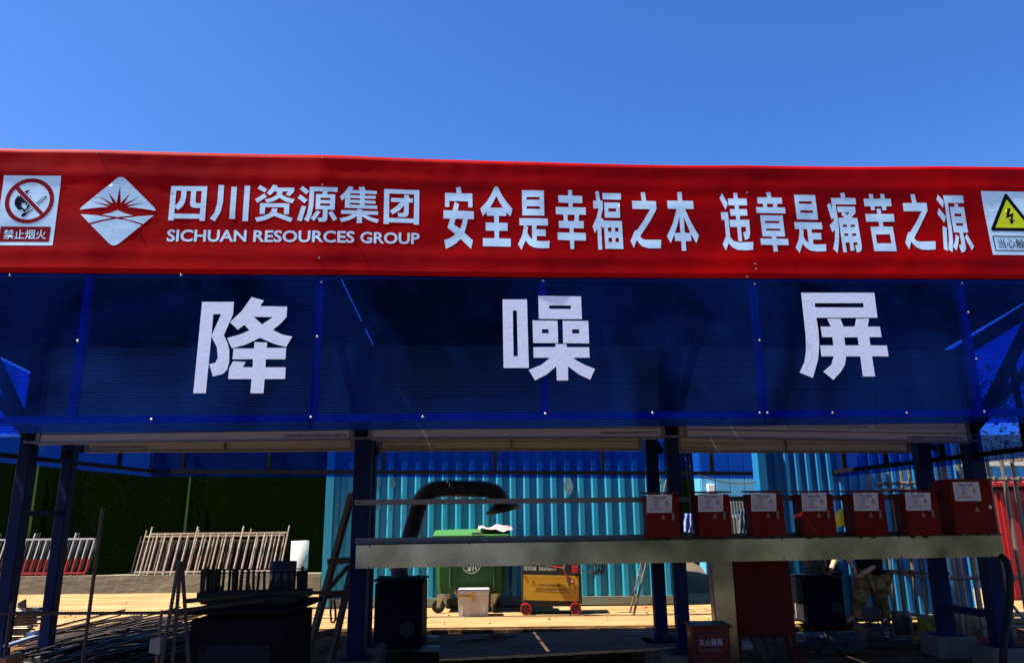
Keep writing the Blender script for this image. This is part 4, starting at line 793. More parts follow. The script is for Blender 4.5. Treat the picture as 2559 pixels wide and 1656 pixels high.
def dist_box():
    A = PX_(1613, 1231); Wd, Hd, Dp = PX_(1694, 1231).x - A.x, A.z - PX_(1620, 1344).z, .24
    t = thing('distribution_box', 'x', 'electrical box', A, 'red distribution boxes on the rails')
    x0, x1, z1, z0 = A.x, A.x + Wd, A.z, A.z - Hd; yf = A.y
    mb = MB(); mb.box(((x0 + x1) / 2, yf + .012 + Dp / 2, (z0 + z1) / 2 - .01), (Wd - .01, Dp - .02, Hd - .025), bev=.004); obj('body', mb, BOXRED, t)
    mb = MB(); mb.box(((x0 + x1) / 2, yf + .004, (z0 + z1) / 2 - .014), (Wd - .002, .014, Hd - .03), bev=.004); obj('door', mb, BOXRED, t)
    mb = MB(); mb.hexa([V((x0 - .006, yf - .02, z1 - .012)), V((x1 + .006, yf - .02, z1 - .012)), V((x1 + .006, yf + Dp, z1 - .002)), V((x0 - .006, yf + Dp, z1 - .002)),
                        V((x0 - .006, yf - .02, z1 + .003)), V((x1 + .006, yf - .02, z1 + .003)), V((x1 + .006, yf + Dp, z1 + .013)), V((x0 - .006, yf + Dp, z1 + .013))]); obj('rain_lid', mb, BOXRED, t)
    fm = lambda x, y, off=0.0: (lambda q: V((q.x, yf - .003 - off, q.z)))(cz(x, y, 0))
    sticker(t, fm, (185, 182), (925, 182), (925, 712), (185, 712))
    e = lambda x, y, o=0.0: fm(x, y, .0035)
    T_ = obj('warning_triangle', traced([('o', [(668, 738), (760, 908), (590, 908)]), ('h', [(668, 765), (738, 895), (612, 895)])], e), BLACKP, t)
    obj('triangle_field', traced([('o', [(668, 765), (738, 895), (612, 895)])], e), mat('sticker_orange', (0.24, 0.07, 0.01), 0.5), T_)
    c = fm(958, 830); mb = MB(); mb.box((c.x, yf - .008, c.z), (.026, .016, .082), bev=.010); h = obj('door_handle', mb, ALU, t)
    mb = MB(); mb.lathe((c.x, yf - .016, c.z - .022), (0, -1, 0), [(.005, 0), (.005, .002)], 10); obj('key_hole', mb, BLACKP, h)
    vents(t, x0, yf + .03, yf + Dp, z0 + .06, z1 - .08)
    for px_ in (.3, .7): mb = MB(); mb.box((x0 + Wd * px_, yf + Dp * .5, z0 - .012), (.03, .03, .035)); obj('cable_gland', mb, RUB, t)
    return t
db = dist_box()
db['label'] = 'red distribution box nearest the middle posts, leftmost in the row'
LB = ['second red distribution box, just right of the blue hanging cloth', 'third red distribution box, between the grey ribbed sheets and the blue container',
      'fourth red distribution box, left of the yellow helmet', 'red distribution box with the yellow helmet showing at its left edge', 'red distribution box beside the big red box, in front of a rear post']
for (px, py), lb in zip(((1741, 1229), (1873, 1228), (1999, 1227.5), (2128, 1227), (2257.5, 1226.5)), LB):
    o = dup(db, PX_(px, py), lb); o.rotation_euler = (R(random.uniform(-.5, .5)), R(random.uniform(-.6, .6)), R(random.uniform(-2.2, 2.2)))
# red plug shows on one box, big box at the end
A = PX_(2369, 1199); x1 = PX_(2470, 1199).x; z0 = PX_(2390, 1335).z; yf = A.y; Dp = .30
t = thing('distribution_box', 'larger dark red distribution box with a round lock at the right end of the row', 'electrical box', A)
mb = MB(); mb.box(((A.x + x1) / 2, yf + .01 + Dp / 2, (A.z + z0) / 2), (x1 - A.x - .01, Dp, A.z - z0 - .01), bev=.004); obj('body', mb, BOXRED, t)
mb = MB(); mb.box(((A.x + x1) / 2, yf + .002, (A.z + z0) / 2 - .01), (x1 - A.x, .014, A.z - z0 - .035), bev=.004); obj('door', mb, BOXRED, t)
mb = MB(); mb.box(((A.x + x1) / 2, yf + Dp / 2 - .01, A.z), (x1 - A.x + .02, Dp + .05, .014)); obj('rain_lid', mb, BOXRED, t)
s0 = P(2371, 1204, YB, PK); Wm = lambda x, y, off=0.0: V((A.x + x, yf - .005 - off, A.z - y))
sticker(t, Wm, (.035, .02), (.29, .02), (.29, .20), (.035, .20))
T_ = obj('warning_triangle', traced([('o', [(.235, .245), (.265, .305), (.205, .305)]), ('h', [(.235, .256), (.257, .301), (.213, .301)])], lambda x, y, o=0: Wm(x, y, .003)), BLACKP, t)
obj('triangle_field', traced([('o', [(.235, .256), (.257, .301), (.213, .301)])], lambda x, y, o=0: Wm(x, y, .003)), mat('sticker_orange', (0.24, 0.07, 0.01), 0.5), T_)
q = Wm(.365, .26); mb = MB(); mb.lathe(q, (0, -1, 0), [(.017, 0), (.017, .006), (.010, .007)], 16); o = obj('door_lock', mb, SCREW, t)
mb = MB(); mb.lathe(q + V((0, -.0075, 0)), (0, -1, 0), [(.007, 0), (.007, .001)], 10); obj('key_hole', mb, BLACKP, o)

# ------------------------------------------------------------ fire extinguisher box and dark red cabinet
EX = mat('extinguisher_red', (0.075, 0.006, 0.005), 0.5, spec=.2, noise=(4, 0.25, (0.05, 0.005, 0.005)))
ye = 7.05; a = P(1731, 1567, ye); b = P(1823, 1567, ye); zt_ = a.z
t = thing('fire_extinguisher_box', 'low dark red fire extinguisher box with lidded top standing at the end of the plywood', 'extinguisher box', ((a.x + b.x) / 2, ye, -.07))
mb = MB(); mb.box(((a.x + b.x) / 2, ye + .14, (zt_ - .07) / 2), (b.x - a.x, .26, zt_ + .07), bev=.005); obj('body', mb, EX, t)
mb = MB(); mb.box(((a.x + b.x) / 2, ye + .13, zt_ + .008), (b.x - a.x + .035, .31, .022), bev=.004); obj('lid', mb, EX, t)
mb = MB(); mb.box(((a.x + b.x) / 2, ye + .003, (zt_ - .09) / 2), (b.x - a.x - .05, .012, zt_ + .0), bev=.003); dr = obj('door', mb, EX, t)
xm = fr(1680, 1340, 4.577, lambda x, y, off=0.0: P(x, y, ye - .006 - off))
W2 = mat('pale_print', (0.42, 0.36, 0.42), 0.6); W3 = mat('faded_print', (0.20, 0.09, 0.09), 0.6)
obj('box_characters', text('灭火器箱', [(305, 1177), (573, 1162), (575, 1243), (310, 1250)], xm, .002, .0), W2, dr)
obj('box_lettering', text('FIRE EXTINGUISHER BOX', [(310, 1287), (577, 1280), (578, 1306), (312, 1313)], xm, .002, .0), W3, dr)
mb = MB(); q = P(1716, 1582, ye + .12); mb.box((a.x - .003, ye + .14, q.z + .0), (.012, .06, .055), bev=.004); obj('side_catch', mb, mat('brass_plate', (0.35, 0.26, 0.09), 0.4, 0.6), t)
yc = 8.0; a = P(1830, 1402, yc); b = P(1972, 1402, yc); z0 = P(1900, 1591, yc).z
CABR = mat('cabinet_oxide_red', (0.080, 0.006, 0.004), 0.6, spec=.1, noise=(3, 0.3, (0.03, 0.003, 0.002)))
t = thing('electrical_cabinet', 'tall dark red cabinet on splayed legs beside the galvanised duct', 'cabinet', ((a.x + b.x) / 2, yc, -.07))
mb = MB(); mb.box(((a.x + b.x) / 2, yc + .15, (z0 + 1.12) / 2), (b.x - a.x, .3, 1.12 - z0), bev=.006); obj('cabinet_body', mb, CABR, t)
mb = MB(); mb.box(((a.x + b.x) / 2, yc - .002, (z0 + .08 + 1.11) / 2), (b.x - a.x - .01, .016, 1.03 - z0), bev=.003); obj('door', mb, CABR, t)
for (sx, sy) in ((-1, 0), (1, 0), (-1, 1), (1, 1)):
    x = (a.x + b.x) / 2 + sx * (b.x - a.x - .05) / 2; mb = MB(); mb.bar((x, yc + .03 + .24 * sy, z0), (x + sx * .05, yc + .24 * sy * 1.1, -.07), .035, .035); obj('leg', mb, CABR, t)
for k in range(3):
    x = (a.x + b.x) / 2 + (k - 1) * .12; mb = MB(); mb.tube([(x - .03, yc + .1, z0), (x + .03, yc - .02, .0), (x + .12, yc - .2, -.06)], .014, 6); obj('cable', mb, RUB, t)
# ------------------------------------------------------------ barriers on the kerb
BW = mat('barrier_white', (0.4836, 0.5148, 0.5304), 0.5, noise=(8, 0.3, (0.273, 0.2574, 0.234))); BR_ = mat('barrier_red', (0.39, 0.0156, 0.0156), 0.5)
BRU = mat('barrier_rusty', (0.56, 0.53, 0.43), 0.7, noise=(5, .75, (0.34, 0.15, 0.05)), scale=(1, 1, 2)); BRD = mat('barrier_shaded_red', (0.06, 0.004, 0.004), 0.6); BDK = mat('barrier_shaded_grey', (0.035, 0.035, 0.042), 0.6)  # shade on the rear barriers is painted in with the darkened grey and red
def barrier(x0, x1, y, lean, n, mt_top, mt_low, label, group, h=.82, tall=True, r=.013):
    t = thing('crowd_barrier', label, 'barrier', ((x0 + x1) / 2, y, kz), group)
    def pt(x, z): return V((x + .13 * z, y + lean * z, kz + z))
    for z in (.72 * h / .82 * .97, .05):
        mb = MB(); mb.bar(pt(x0, z), pt(x1, z), .03, .03); obj('cross_rail', mb, mt_top if z > .3 else mt_low, t)
    up1 = None; 
    for i in range(n):
        x = x0 + (x1 - x0) * i / (n - 1); top = .70 * h / .82 if not (tall and i % 6 == 0) else h * 1.0
        if mt_low is mt_top:
            mb = MB(); mb.tube([pt(x, 0), pt(x, top)], r, 6); obj('bar', mb, mt_top, t)
        else:
            mb = MB(); mb.tube([pt(x, .32), pt(x, top)], r, 6); b_ = obj('bar', mb, mt_top, t)
            mb = MB(); mb.tube([pt(x, 0), pt(x, .32)], r * 1.03, 6); obj('red_section', mb, mt_low, b_)
    return t
kx = lambda px, y=None: P(px, 1430, ky + .1).x
gb = 'red and white barriers stacked on the kerb'
for k in range(3):
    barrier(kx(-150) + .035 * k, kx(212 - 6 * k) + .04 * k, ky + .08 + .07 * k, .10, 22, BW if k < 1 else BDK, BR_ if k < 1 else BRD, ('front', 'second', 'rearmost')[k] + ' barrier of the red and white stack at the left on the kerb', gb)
gb = 'rusty barriers stacked on the kerb'
barrier(kx(352), kx(700), ky + .05, .10, 19, BRU, BRU, 'front rusty barrier of the right stack on the kerb', gb, .92, r=.016)
barrier(kx(335), kx(690), ky + .13, .10, 17, BRU, BRU, 'second rusty barrier of the right stack, its rail just below the front one', gb, .86, r=.011)
for k in range(3): barrier(kx(322) + .06 * k, kx(668) + .05 * k, ky + .19 + .06 * k, .10, 21, BDK, BRD if k == 1 else BDK, ('shade-darkened barrier right behind the two rusty ones', 'shade-darkened barrier with red feet inside the right stack', 'last shade-darkened barrier of the right stack against the green wall')[k], gb, .74)

# white pipe, dark pipe
yy = 12.6; a = P(729, 1351, yy); b = P(772, 1351, yy); r_ = (b.x - a.x) / 2
mb = MB(); mb.lathe(((a.x + b.x) / 2, yy, 0), (0, 0, 1), [(r_, 0), (r_, a.z), (r_ - .012, a.z), (r_ - .012, .3)], 28); tag(obj('white_pipe', mb, mat('white_pvc', (0.4836, 0.4992, 0.468), 0.35), None, True, loc=((a.x + b.x) / 2, yy, 0)), 'white plastic pipe standing on the sunlit slab beside the cyan container', 'pipe')

# ------------------------------------------------------------ green waste bin
BG = mat('bin_green', (0.01404, 0.0858, 0.01716), 0.5, spec=.3, noise=(4, 0.5, (0.0078, 0.0429, 0.01092))); BGL = mat('bin_lid_green', (0.0351, 0.1482, 0.0312), 0.5, noise=(4, .4, (0.0234, 0.1248, 0.0234)))
yb = G(1097, 1532).y + .02; q0, q1 = P(1086, 1345, yb), P(1266, 1345, yb); s0, s1 = P(1093, 1484, yb), P(1258, 1484, yb)
t = thing('waste_bin', 'green wheeled waste container with a curved lid in front of the cyan container', 'waste bin', ((q0.x + q1.x) / 2, yb + .35, 0))
n_ = 7; vs = []
def ring(x0, x1, y0, y1, z, c=.05): return [(x0 + c, y0, z), (x1 - c, y0, z), (x1, y0 + c, z), (x1, y1 - c, z), (x1 - c, y1, z), (x0 + c, y1, z), (x0, y1 - c, z), (x0, y0 + c, z)]
D_b = .75; mb = MB(); rg = []
for (x0, x1, z, ins) in ((s0.x, s1.x, s0.z, .05), (s0.x - .02, s1.x + .02, s0.z + .12, .03), (q0.x + .02, q1.x - .02, q0.z - .10, .0), (q0.x - .03, q1.x + .03, q0.z - .08, -.03), (q0.x - .03, q1.x + .03, q0.z, -.03)): rg.append(ring(x0, x1, yb + ins, yb + D_b - ins, z))
mb.add([p for r in rg for p in r], [(i * 8 + k, i * 8 + (k + 1) % 8, i * 8 + 8 + (k + 1) % 8, i * 8 + 8 + k) for i in range(4) for k in range(8)] + [tuple(range(7, -1, -1)), tuple(range(32, 40))])
obj('body', mb, BG, t)
mb = MB(); vs = []; fs = []; nn = 12
for i in range(nn + 1):
    u = i / nn; x = q0.x - .02 + (q1.x - q0.x + .05) * u
    for j in range(7): v = j / 6; vs.append((x, yb - .05 + (D_b + .08) * v, q0.z + .015 + .085 * math.sin(math.pi * v) * (.85 + .15 * math.sin(math.pi * u)) + .03))
    vs.append((x, yb - .05, q0.z + .005)); vs.append((x, yb + D_b + .03, q0.z + .005))
for i in range(nn):
    a = i * 9; ordr = [7, 0, 1, 2, 3, 4, 5, 6, 8]
    for k in range(8): fs.append((a + ordr[k], a + 9 + ordr[k], a + 9 + ordr[k + 1], a + ordr[k + 1]))
fs += [(7, 0, 1, 2, 3, 4, 5, 6, 8), tuple(nn * 9 + k for k in (8, 6, 5, 4, 3, 2, 1, 0, 7))]
obj('lid', mb.add(vs, fs), BGL, t)
mb = MB(); c = P(1193, 1332, yb - .06); mb.box((c.x, yb - .06, c.z), (.18, .03, .03), bev=.008); obj('lid_handle', mb, RUB, t)
for px in (1125, 1235): c = P(px, 1440, yb); mb = MB(); mb.box((c.x, yb + .018, (s0.z + q0.z) / 2 - .03), (.035, .03, q0.z - s0.z - .22), bev=.01); obj('stiffening_rib', mb, BG, t)
CAST = mat('caster_zinc', (0.45, 0.36, 0.18), 0.4, 0.6)
for (px, dy) in ((1099, .06), (1233, .06), (1110, .62), (1240, .62)):
    c = P(px, 1516, yb + .06); x = c.x; wx = (.35, -1, 0) if px == 1099 else (1, .25, 0)
    mb = MB(); mb.lathe((x - .03, yb + dy, .10), wx, [(.06, 0), (.10, .005), (.10, .05), (.06, .055)], 20); w_ = obj('wheel', mb, RUB, t)
    mb = MB(); mb.lathe(V((x - .03, yb + dy, .10)) - V(wx).normalized() * .004, wx, [(.04, 0), (.04, .063)], 12); obj('wheel_hub', mb, mat('hub_grey', (.12, .12, .12), .5), w_)
    mb = MB(); mb.prism([(x - .035, yb + dy - .085, s0.z), (x + .075, yb + dy - .085, s0.z), (x + .00, yb + dy - .085, .085), (x - .04, yb + dy - .085, .085)], (0, .012, 0)); obj('caster_fork', mb, CAST, t)
bx_ = lambda x, y, off=0.0: (lambda q: V((q.x, yb - .004 + (q0.z - q.z) * .0 + .02 - off, q.z)))(P(x, y, yb))
c_ = (1178, 1408); ringp = lambda r: [(c_[0] + r * math.cos(2 * math.pi * i / 40), c_[1] + r * math.sin(2 * math.pi * i / 40)) for i in range(40)]
BP = mat('bin_white_print', (0.6, 0.66, 0.6), 0.5)
bodyb = [o for o in t.children if o.name.startswith('body')][0]
bxx = lambda x, y, off=0.0: bx_(x, y, off + .022)
obj('emblem_ring', traced([('o', ringp(24)), ('h', ringp(22.8))], bxx), BP, bodyb)
obj('litter_figure', traced([('o', [(1168, 1400), (1178, 1400), (1176.5, 1425), (1169.5, 1425)]), ('h', [(1171, 1406), (1172, 1406), (1172, 1423), (1171, 1423)]), ('h', [(1174, 1406), (1175, 1406), (1174.6, 1423), (1173.8, 1423)]), ('o', [(1184, 1398), (1187, 1398), (1188, 1406), (1191, 1424), (1188.5, 1424), (1185.5, 1411), (1182.5, 1424), (1180, 1424), (1183, 1407)])], bxx), BP, bodyb)
for k, ch in enumerate('户外环卫人人'):
    th = R(150 - k * 24); cx, cy = c_[0] + 19.3 * math.cos(th), c_[1] + 19.3 * math.sin(th)
    obj('emblem_character', text(ch, [(cx - 1.7, cy - 1.8), (cx + 1.7, cy - 1.8), (cx + 1.7, cy + 1.8), (cx - 1.7, cy + 1.8)], bxx, 0, .01), BP, bodyb)
# packaging lying on the lid
mb = MB(); vs = []; fs = []
for i in range(9):
    for j in range(4):
        u, v = i / 8, j / 3; vs.append((P(1196 + 84 * u, 1322, yb + .2).x, yb - .02 + .40 * v, q0.z + .125 + .05 * v + .02 * math.sin(u * 7 + v * 3) + .018 * math.sin(u * 15) - .05 * max(0, u - .8) * 5 * .6))
for i in range(8):
    for j in range(3): a = i * 4 + j; fs.append((a, a + 4, a + 5, a + 1))
tag(obj('torn_packaging', mb.add(vs, fs), mat('packaging_print', (0.7, 0.66, 0.62), 0.6, noise=(7, 1.0, (0.55, 0.03, 0.02))), None, loc=(P(1238, 1322, yb).x, yb + .1, q0.z)), 'torn red and white packaging lying on the green bin lid', 'packaging')

# ------------------------------------------------------------ foam box
yf_ = G(1180, 1540).y; a, b, c, d = P(1144, 1472, yf_), P(1221, 1472, yf_), P(1219, 1540, yf_), P(1144, 1540, yf_)
FB = mat('expanded_foam', (0.64, 0.58, 0.53), 0.8, noise=(40, 0.4, (0.45, 0.35, 0.30)), bump=(90, 0.5)); TAPE = mat('yellow_tape', (0.65, 0.40, 0.02), 0.4)
t = thing('foam_box', 'white foam box tied with yellow tape standing before the green bin', 'foam box', ((a.x + b.x) / 2, yf_ + .13, 0)); H_ = a.z; w_ = b.x - a.x
mb = MB(); mb.hexa([(a.x + .015, yf_ + .01, 0), (b.x - .015, yf_ + .01, 0), (b.x - .015, yf_ + .27, 0), (a.x + .015, yf_ + .27, 0), (a.x, yf_, H_ - .09), (b.x, yf_, H_ - .09), (b.x, yf_ + .28, H_ - .09), (a.x, yf_ + .28, H_ - .09)]); obj('box_body', mb, FB, t)
mb = MB(); mb.box(((a.x + b.x) / 2, yf_ + .14, H_ - .045), (w_ + .012, .30, .085), bev=.015); obj('box_lid', mb, FB, t)
for (x0, x1) in ((.14, .42), (.52, .88)):
    for (u0, v0, u1, v1) in ((x0, .62, x1, .66), (x0, .1, x0 + .03, .62), (x1 - .03, .1, x1, .62)):
        mb = MB(); mb.box((a.x + w_ * (u0 + u1) / 2, yf_ + .004, (H_ - .09) * (v0 + v1) / 2), (w_ * (u1 - u0), .010, (H_ - .09) * (v1 - v0))); obj('moulded_ridge', mb, FB, t)
mb = MB(); mb.tube([(a.x - .01, yf_ - .004, H_ - .09), (a.x + w_ * .25, yf_ - .010, H_ - .10), (a.x + w_ * .45, yf_ - .012, H_ - .095)], .010, 6); obj('tape_strap', mb, TAPE, t)
mb = MB(); x = a.x + w_ * .45
mb.tube([(x, yf_ - .02, H_ - .09), (x + .03, yf_ - .03, H_ - .06), (x + .01, yf_ - .03, H_ - .03), (x - .02, yf_ - .02, H_ - .06), (x + .01, yf_ - .02, H_ - .10), (x + .035, yf_ - .02, H_ - .18), (x + .01, yf_ - .015, H_ - .17), (x, yf_ - .015, H_ - .11)], .011, 6); obj('tape_knot', mb, TAPE, t)
mb = MB(); mb.tube([(a.x, yf_ - .005, H_ - .09), (a.x - .03, yf_ - .01, H_ - .05), (a.x - .055, yf_ - .01, H_ - .03), (a.x - .03, yf_, H_ - .01), (a.x - .045, yf_, H_ - .06)], .007, 6); obj('tape_tail', mb, TAPE, t)

# ------------------------------------------------------------ yellow threading machine
ym = G(1438, 1534).y; M_ = fr(1300, 1400, 11.0, lambda x, y, off=0.0: P(x, y, ym - off)); MY = mat('machine_yellow', (0.4836, 0.2574, 0.00936), 0.4, noise=(3, 0.15, (0.429, 0.2184, 0.0078))); MK = mat('machine_black', (0.012, 0.012, 0.013), 0.45)
a, b, c, d = M_(30, 40), M_(1665, 60), M_(1665, 1210), M_(30, 1170)
t = thing('threading_machine', 'yellow and black bar threading machine on red wheels', 'machine', ((a.x + b.x) / 2, ym + .2, 0)); D2 = .42
mb = MB(); mb.box(((a.x + b.x) / 2, ym + D2 / 2 + .01, (a.z + d.z) / 2), (b.x - a.x, D2, a.z - d.z), bev=.012); obj('machine_body', mb, MK, t)
mb = MB(); p, q, r, s = M_(88, 388), M_(1600, 425), M_(1610, 1112), M_(88, 1075); dv = V((0, -.012, 0)); mb.hexa([s, r, r + V((0, .02, 0)), s + V((0, .02, 0)), p, q, q + V((0, .02, 0)), p + V((0, .02, 0))]); mb.v = [v + dv for v in mb.v]; pn = obj('front_panel', mb, MY, t)
mx_ = lambda x, y, off=0.0: M_(x, y, .0145 + off)
obj('panel_text', text('HGS-50', [(478, 628), (790, 640), (790, 700), (478, 695)], mx_, 0, .02, .3), BLACKP, pn)
obj('panel_text', text('至尊王第二代', [(800, 640), (1240, 655), (1240, 722), (800, 712)], mx_, 0, .02), BLACKP, pn)
obj('panel_text', text('新型全自动钢筋直螺纹滚丝机床', [(440, 745), (1285, 768), (1285, 835), (440, 812)], mx_, 0, .015), BLACKP, pn)
obj('panel_text', text('XINXING QUANZIDONG GANGJIN ZHILUOWEN GUNSI JICHUANG', [(368, 828), (1360, 868), (1360, 908), (368, 868)], mx_, 0, .02), BLACKP, pn)
obj('maker_emblem', traced([('o', [(370 + 45 * math.cos(k * .5236), 580 + 26 * math.sin(k * .5236)) for k in range(12)]), ('h', [(370 + 38 * math.cos(k * .5236), 580 + 20 * math.sin(k * .5236)) for k in range(12)]), ('i', [(352, 572), (388, 572), (388, 590), (352, 590)]), ('o', [(315, 625), (432, 628), (432, 636), (315, 633)])], mx_), BLACKP, pn)
obj('maker_name', text('建筑机械', [(302, 655), (450, 660), (450, 690), (302, 685)], mx_, 0, .01), BLACKP, pn)
LR = mat('panel_line', (0.25, 0.06, 0.02), 0.5)
obj('panel_border', traced([('o', [(120, 455), (1440, 490), (1515, 560), (1518, 960), (1475, 1012), (400, 975), (400, 968), (1472, 1003), (1509, 955), (1506, 565), (1436, 498), (120, 463)])], mx_), LR, pn)
for (x, y) in ((122, 430), (1556, 465), (125, 1028), (1568, 1080)): mb = MB(); mb.lathe(mx_(x, y), (0, -1, 0), [(.011, 0), (.011, .006), (.005, .007)], 10); obj('panel_bolt', mb, MK, pn)
obj('top_lettering', text('程机械', [(90, 150), (445, 150), (445, 272), (90, 262)], mx_, -.006, .005), BP, t); obj('top_lettering', text('028-87505117', [(515, 155), (995, 215), (990, 275), (515, 270)], mx_, -.006, .01), BP, t)
mb = MB(); q = M_(1510, 235); mb.box((q.x, ym - .008, q.z), (.085, .02, .10), bev=.003); obj('red_switch_box', mb, mat('switch_red', (.45, .015, .015), .4), t)
mb = MB(); e0, e1 = M_(1700, 395), M_(1700, 1200); mb.box((b.x + .003, ym + .22, (e0.z + e1.z) / 2), (.012, .34, e0.z - e1.z)); obj('side_panel', mb, mat('panel_ochre', (.20, .11, .02), .5), t)
WR = mat('wheel_red', (0.39, 0.0156, 0.00936), 0.45)
def spoked(cx, cy, cz, r, parent):
    mb = MB(); ax = (0, -1, 0); mb.lathe((cx, cy, cz), ax, [(r, 0), (r, .045), (r * .80, .045), (r * .80, .01), (r * .79, 0)], 28); w_ = obj('wheel', mb, WR, parent)
    mb = MB(); mb.lathe((cx, cy - .004, cz), ax, [(r * .80, 0), (r * .80, .004)], 24); obj('wheel_disc', mb, MK, w_)
    for k in range(5):
        an = k * 2 * math.pi / 5 + .3; mb = MB(); mb.prism([(cx + math.cos(an - .6) * r * .22, cy - .02, cz + math.sin(an - .6) * r * .22), (cx + math.cos(an + .6) * r * .22, cy - .02, cz + math.sin(an + .6) * r * .22), (cx + math.cos(an + .22) * r * .8, cy - .02, cz + math.sin(an + .22) * r * .8), (cx + math.cos(an - .22) * r * .8, cy - .02, cz + math.sin(an - .22) * r * .8)], (0, -.012, 0)); obj('spoke', mb, WR, w_)
    mb = MB(); mb.lathe((cx, cy - .02, cz), ax, [(r * .24, 0), (r * .24, .02), (.01, .022)], 12); obj('hub', mb, MK, w_)
for (x, y) in ((155, 1255), (1520, 1305)): q = M_(x, y); spoked(q.x, ym, .083, .083, t); spoked(q.x + .02, ym + .38, .083, .083, t)
mb = MB(); h0, h1, h2 = M_(1185, 200, .05), M_(1300, 510, .07), M_(1375, 705, .08); mb.tube([M_(1240, 95, .05), h0, h1], .010, 8); hd = obj('feed_lever', mb, WR, t)
mb = MB(); mb.tube([h1, h2], .016, 8); obj('lever_grip', mb, RUB, hd)
mb = MB(); mb.tube([h0, M_(1120, 190, .05), M_(870, 160, .05)], .010, 8); hd = obj('feed_lever', mb, WR, t); mb = MB(); mb.tube([M_(870, 160, .05), M_(690, 150, .05)], .014, 8); obj('lever_grip', mb, RUB, hd)
mb = MB(); mb.lathe(h0 + V((0, .03, 0)), (0, -1, 0), [(.024, 0), (.024, .045)], 14); obj('lever_boss', mb, SCREW, t)
mb = MB(); mb.lathe(M_(1440, 590, .03), (0, -1, 0), [(.018, 0), (.022, .02), (.01, .03)], 12); obj('knob', mb, WR, t)
mb = MB(); mb.bar((a.x + .1, ym + .2, d.z - .03), (b.x - .1, ym + .2, d.z - .03), .3, .05); obj('undercarriage', mb, MK, t)
# top equipment hidden behind the tray
mb = MB(); mb.box(((a.x + b.x) / 2 - .1, ym + .22, a.z + .07), (.5, .26, .14), bev=.02); obj('spindle_housing', mb, MK, t)
mb = MB(); mb.tube([M_(1450, 130, -.05), M_(1650, 250, .02), M_(1850, 330, .05), M_(1985, 300, .06)], .008, 6); obj('coolant_hose', mb, RUB, t)
# cable loops hanging at its right
ycb = ym + .1
t = thing('cable_coil', 'tangled black cable loops hanging between the yellow machine and the thin ladder', 'cable coil', P(1495, 1405, ycb))
for k in range(6):
    x = 1482 + 4.5 * k; dy = random.uniform(26, 44); mb = MB(); o_ = random.uniform(-.03, .03)
    mb.tube([P(x, 1392, ycb + o_), P(x - 3, 1405 + dy * .4, ycb + o_), P(x - 1, 1400 + dy, ycb + o_), P(x + 3, 1403 + dy, ycb + o_), P(x + 6, 1405 + dy * .5, ycb + o_), P(x + 5, 1392, ycb + o_)], .009, 6); obj('cable_loop', mb, RUB, t)
mb = MB(); mb.tube([P(1472, 1392, ycb), P(1545, 1392, ycb)], .010, 6); obj('hanging_rod', mb, RUB, t)

# thin bamboo ladder
yl = G(1583, 1537).y; BAM = mat('bamboo', (0.0858, 0.0585, 0.0312), 0.6, noise=(6, 0.6, (0.0624, 0.039, 0.0234)))
t = thing('thin_ladder', 'thin bamboo ladder leaning in front of the cyan container', 'ladder', P(1580, 1532, yl))
L0, L1, R0, R1 = V((P(1574, 1523, yl + .3).x, yl + .3, 0)), P(1652, 1190, yl + .75), V((P(1583, 1537, yl).x, yl, 0)), P(1668, 1190, yl + .45)
mb = MB(); mb.tube([L0, L1], .016, 8); obj('stile', mb, BAM, t); mb = MB(); mb.tube([R0, R1], .016, 8); obj('stile', mb, BAM, t)
for k in range(1, 8): mb = MB(); mb.tube([L0.lerp(L1, k / 7.6), R0.lerp(R1, k / 7.6)], .010, 6); obj('rung', mb, BAM, t)

# hanging cloth and jacket, swagging cable
def cloth(name, x0, x1, y0, y1, yd, mt, label, cat, amp=.02, sk=0):
    mb = MB(); vs = []; fs = []; n, m_ = 14, 10; A, B, C, D = P(x0, y0, yd), P(x1, y0, yd), P(x1 + sk, y1, yd), P(x0 + sk, y1, yd)
    for side in (0, .006):
        for j in range(m_ + 1):
            for i in range(n + 1):
                u, v = i / n, j / m_; p = (A * (1 - u) + B * u) * (1 - v) + (D * (1 - u) + C * u) * v
                p = p + V((.006 * math.sin(v * 9 + u * 4), side + amp * math.sin(u * 15 + v * 3.0) * (.35 + .65 * v) + amp * .6 * math.sin(u * 31 - v * 5) * v, .012 * math.sin(u * 13) * v)); vs.append(p)
    N_ = (n + 1) * (m_ + 1)
    for j in range(m_):
        for i in range(n):
            a = j * (n + 1) + i; fs.append((a, a + 1, a + n + 2, a + n + 1)); fs.append((N_ + a, N_ + a + n + 1, N_ + a + n + 2, N_ + a + 1))
    return tag(obj(name, mb.add(vs, fs), mt, None, True, loc=A), label, cat)
cloth('hanging_cloth', 1708, 1736, 1282, 1329, 11.0, mat('blue_cotton', (0.1248, 0.2028, 0.585), 0.8, noise=(5, 0.7, (0.273, 0.351, 0.585)), scale=(3, 1, 1)), 'bright blue and white cloth hanging between the first two red boxes', 'cloth', .035)
cloth('work_jacket', 1846, 1866, 1272, 1332, 12.6, mat('dark_denim', (0.02, 0.025, 0.035), 0.9, noise=(6, 0.8, (0.12, 0.17, 0.25))), 'dark jacket hanging before the grey ribbed sheets between two red boxes', 'jacket', .03)
mb = MB(); mb.tube([P(1745, 1186, 10.8), P(1778, 1197, 10.8), P(1815, 1205, 10.8), P(1850, 1207.5, 10.8), P(1890, 1204, 10.8), P(1925, 1196, 10.8), P(1945, 1185, 10.8), P(1955, 1160, 10.9), P(1966, 1128, 11.0), P(1972, 1100, 11.1)], .009, 6)
tag(obj('swagging_cable', mb, mat('cable_grey', (.07, .065, .05), .6), None, loc=P(1850, 1207, 10.8)), 'cable sagging below the rear fascia in front of the blue cabin', 'cable')
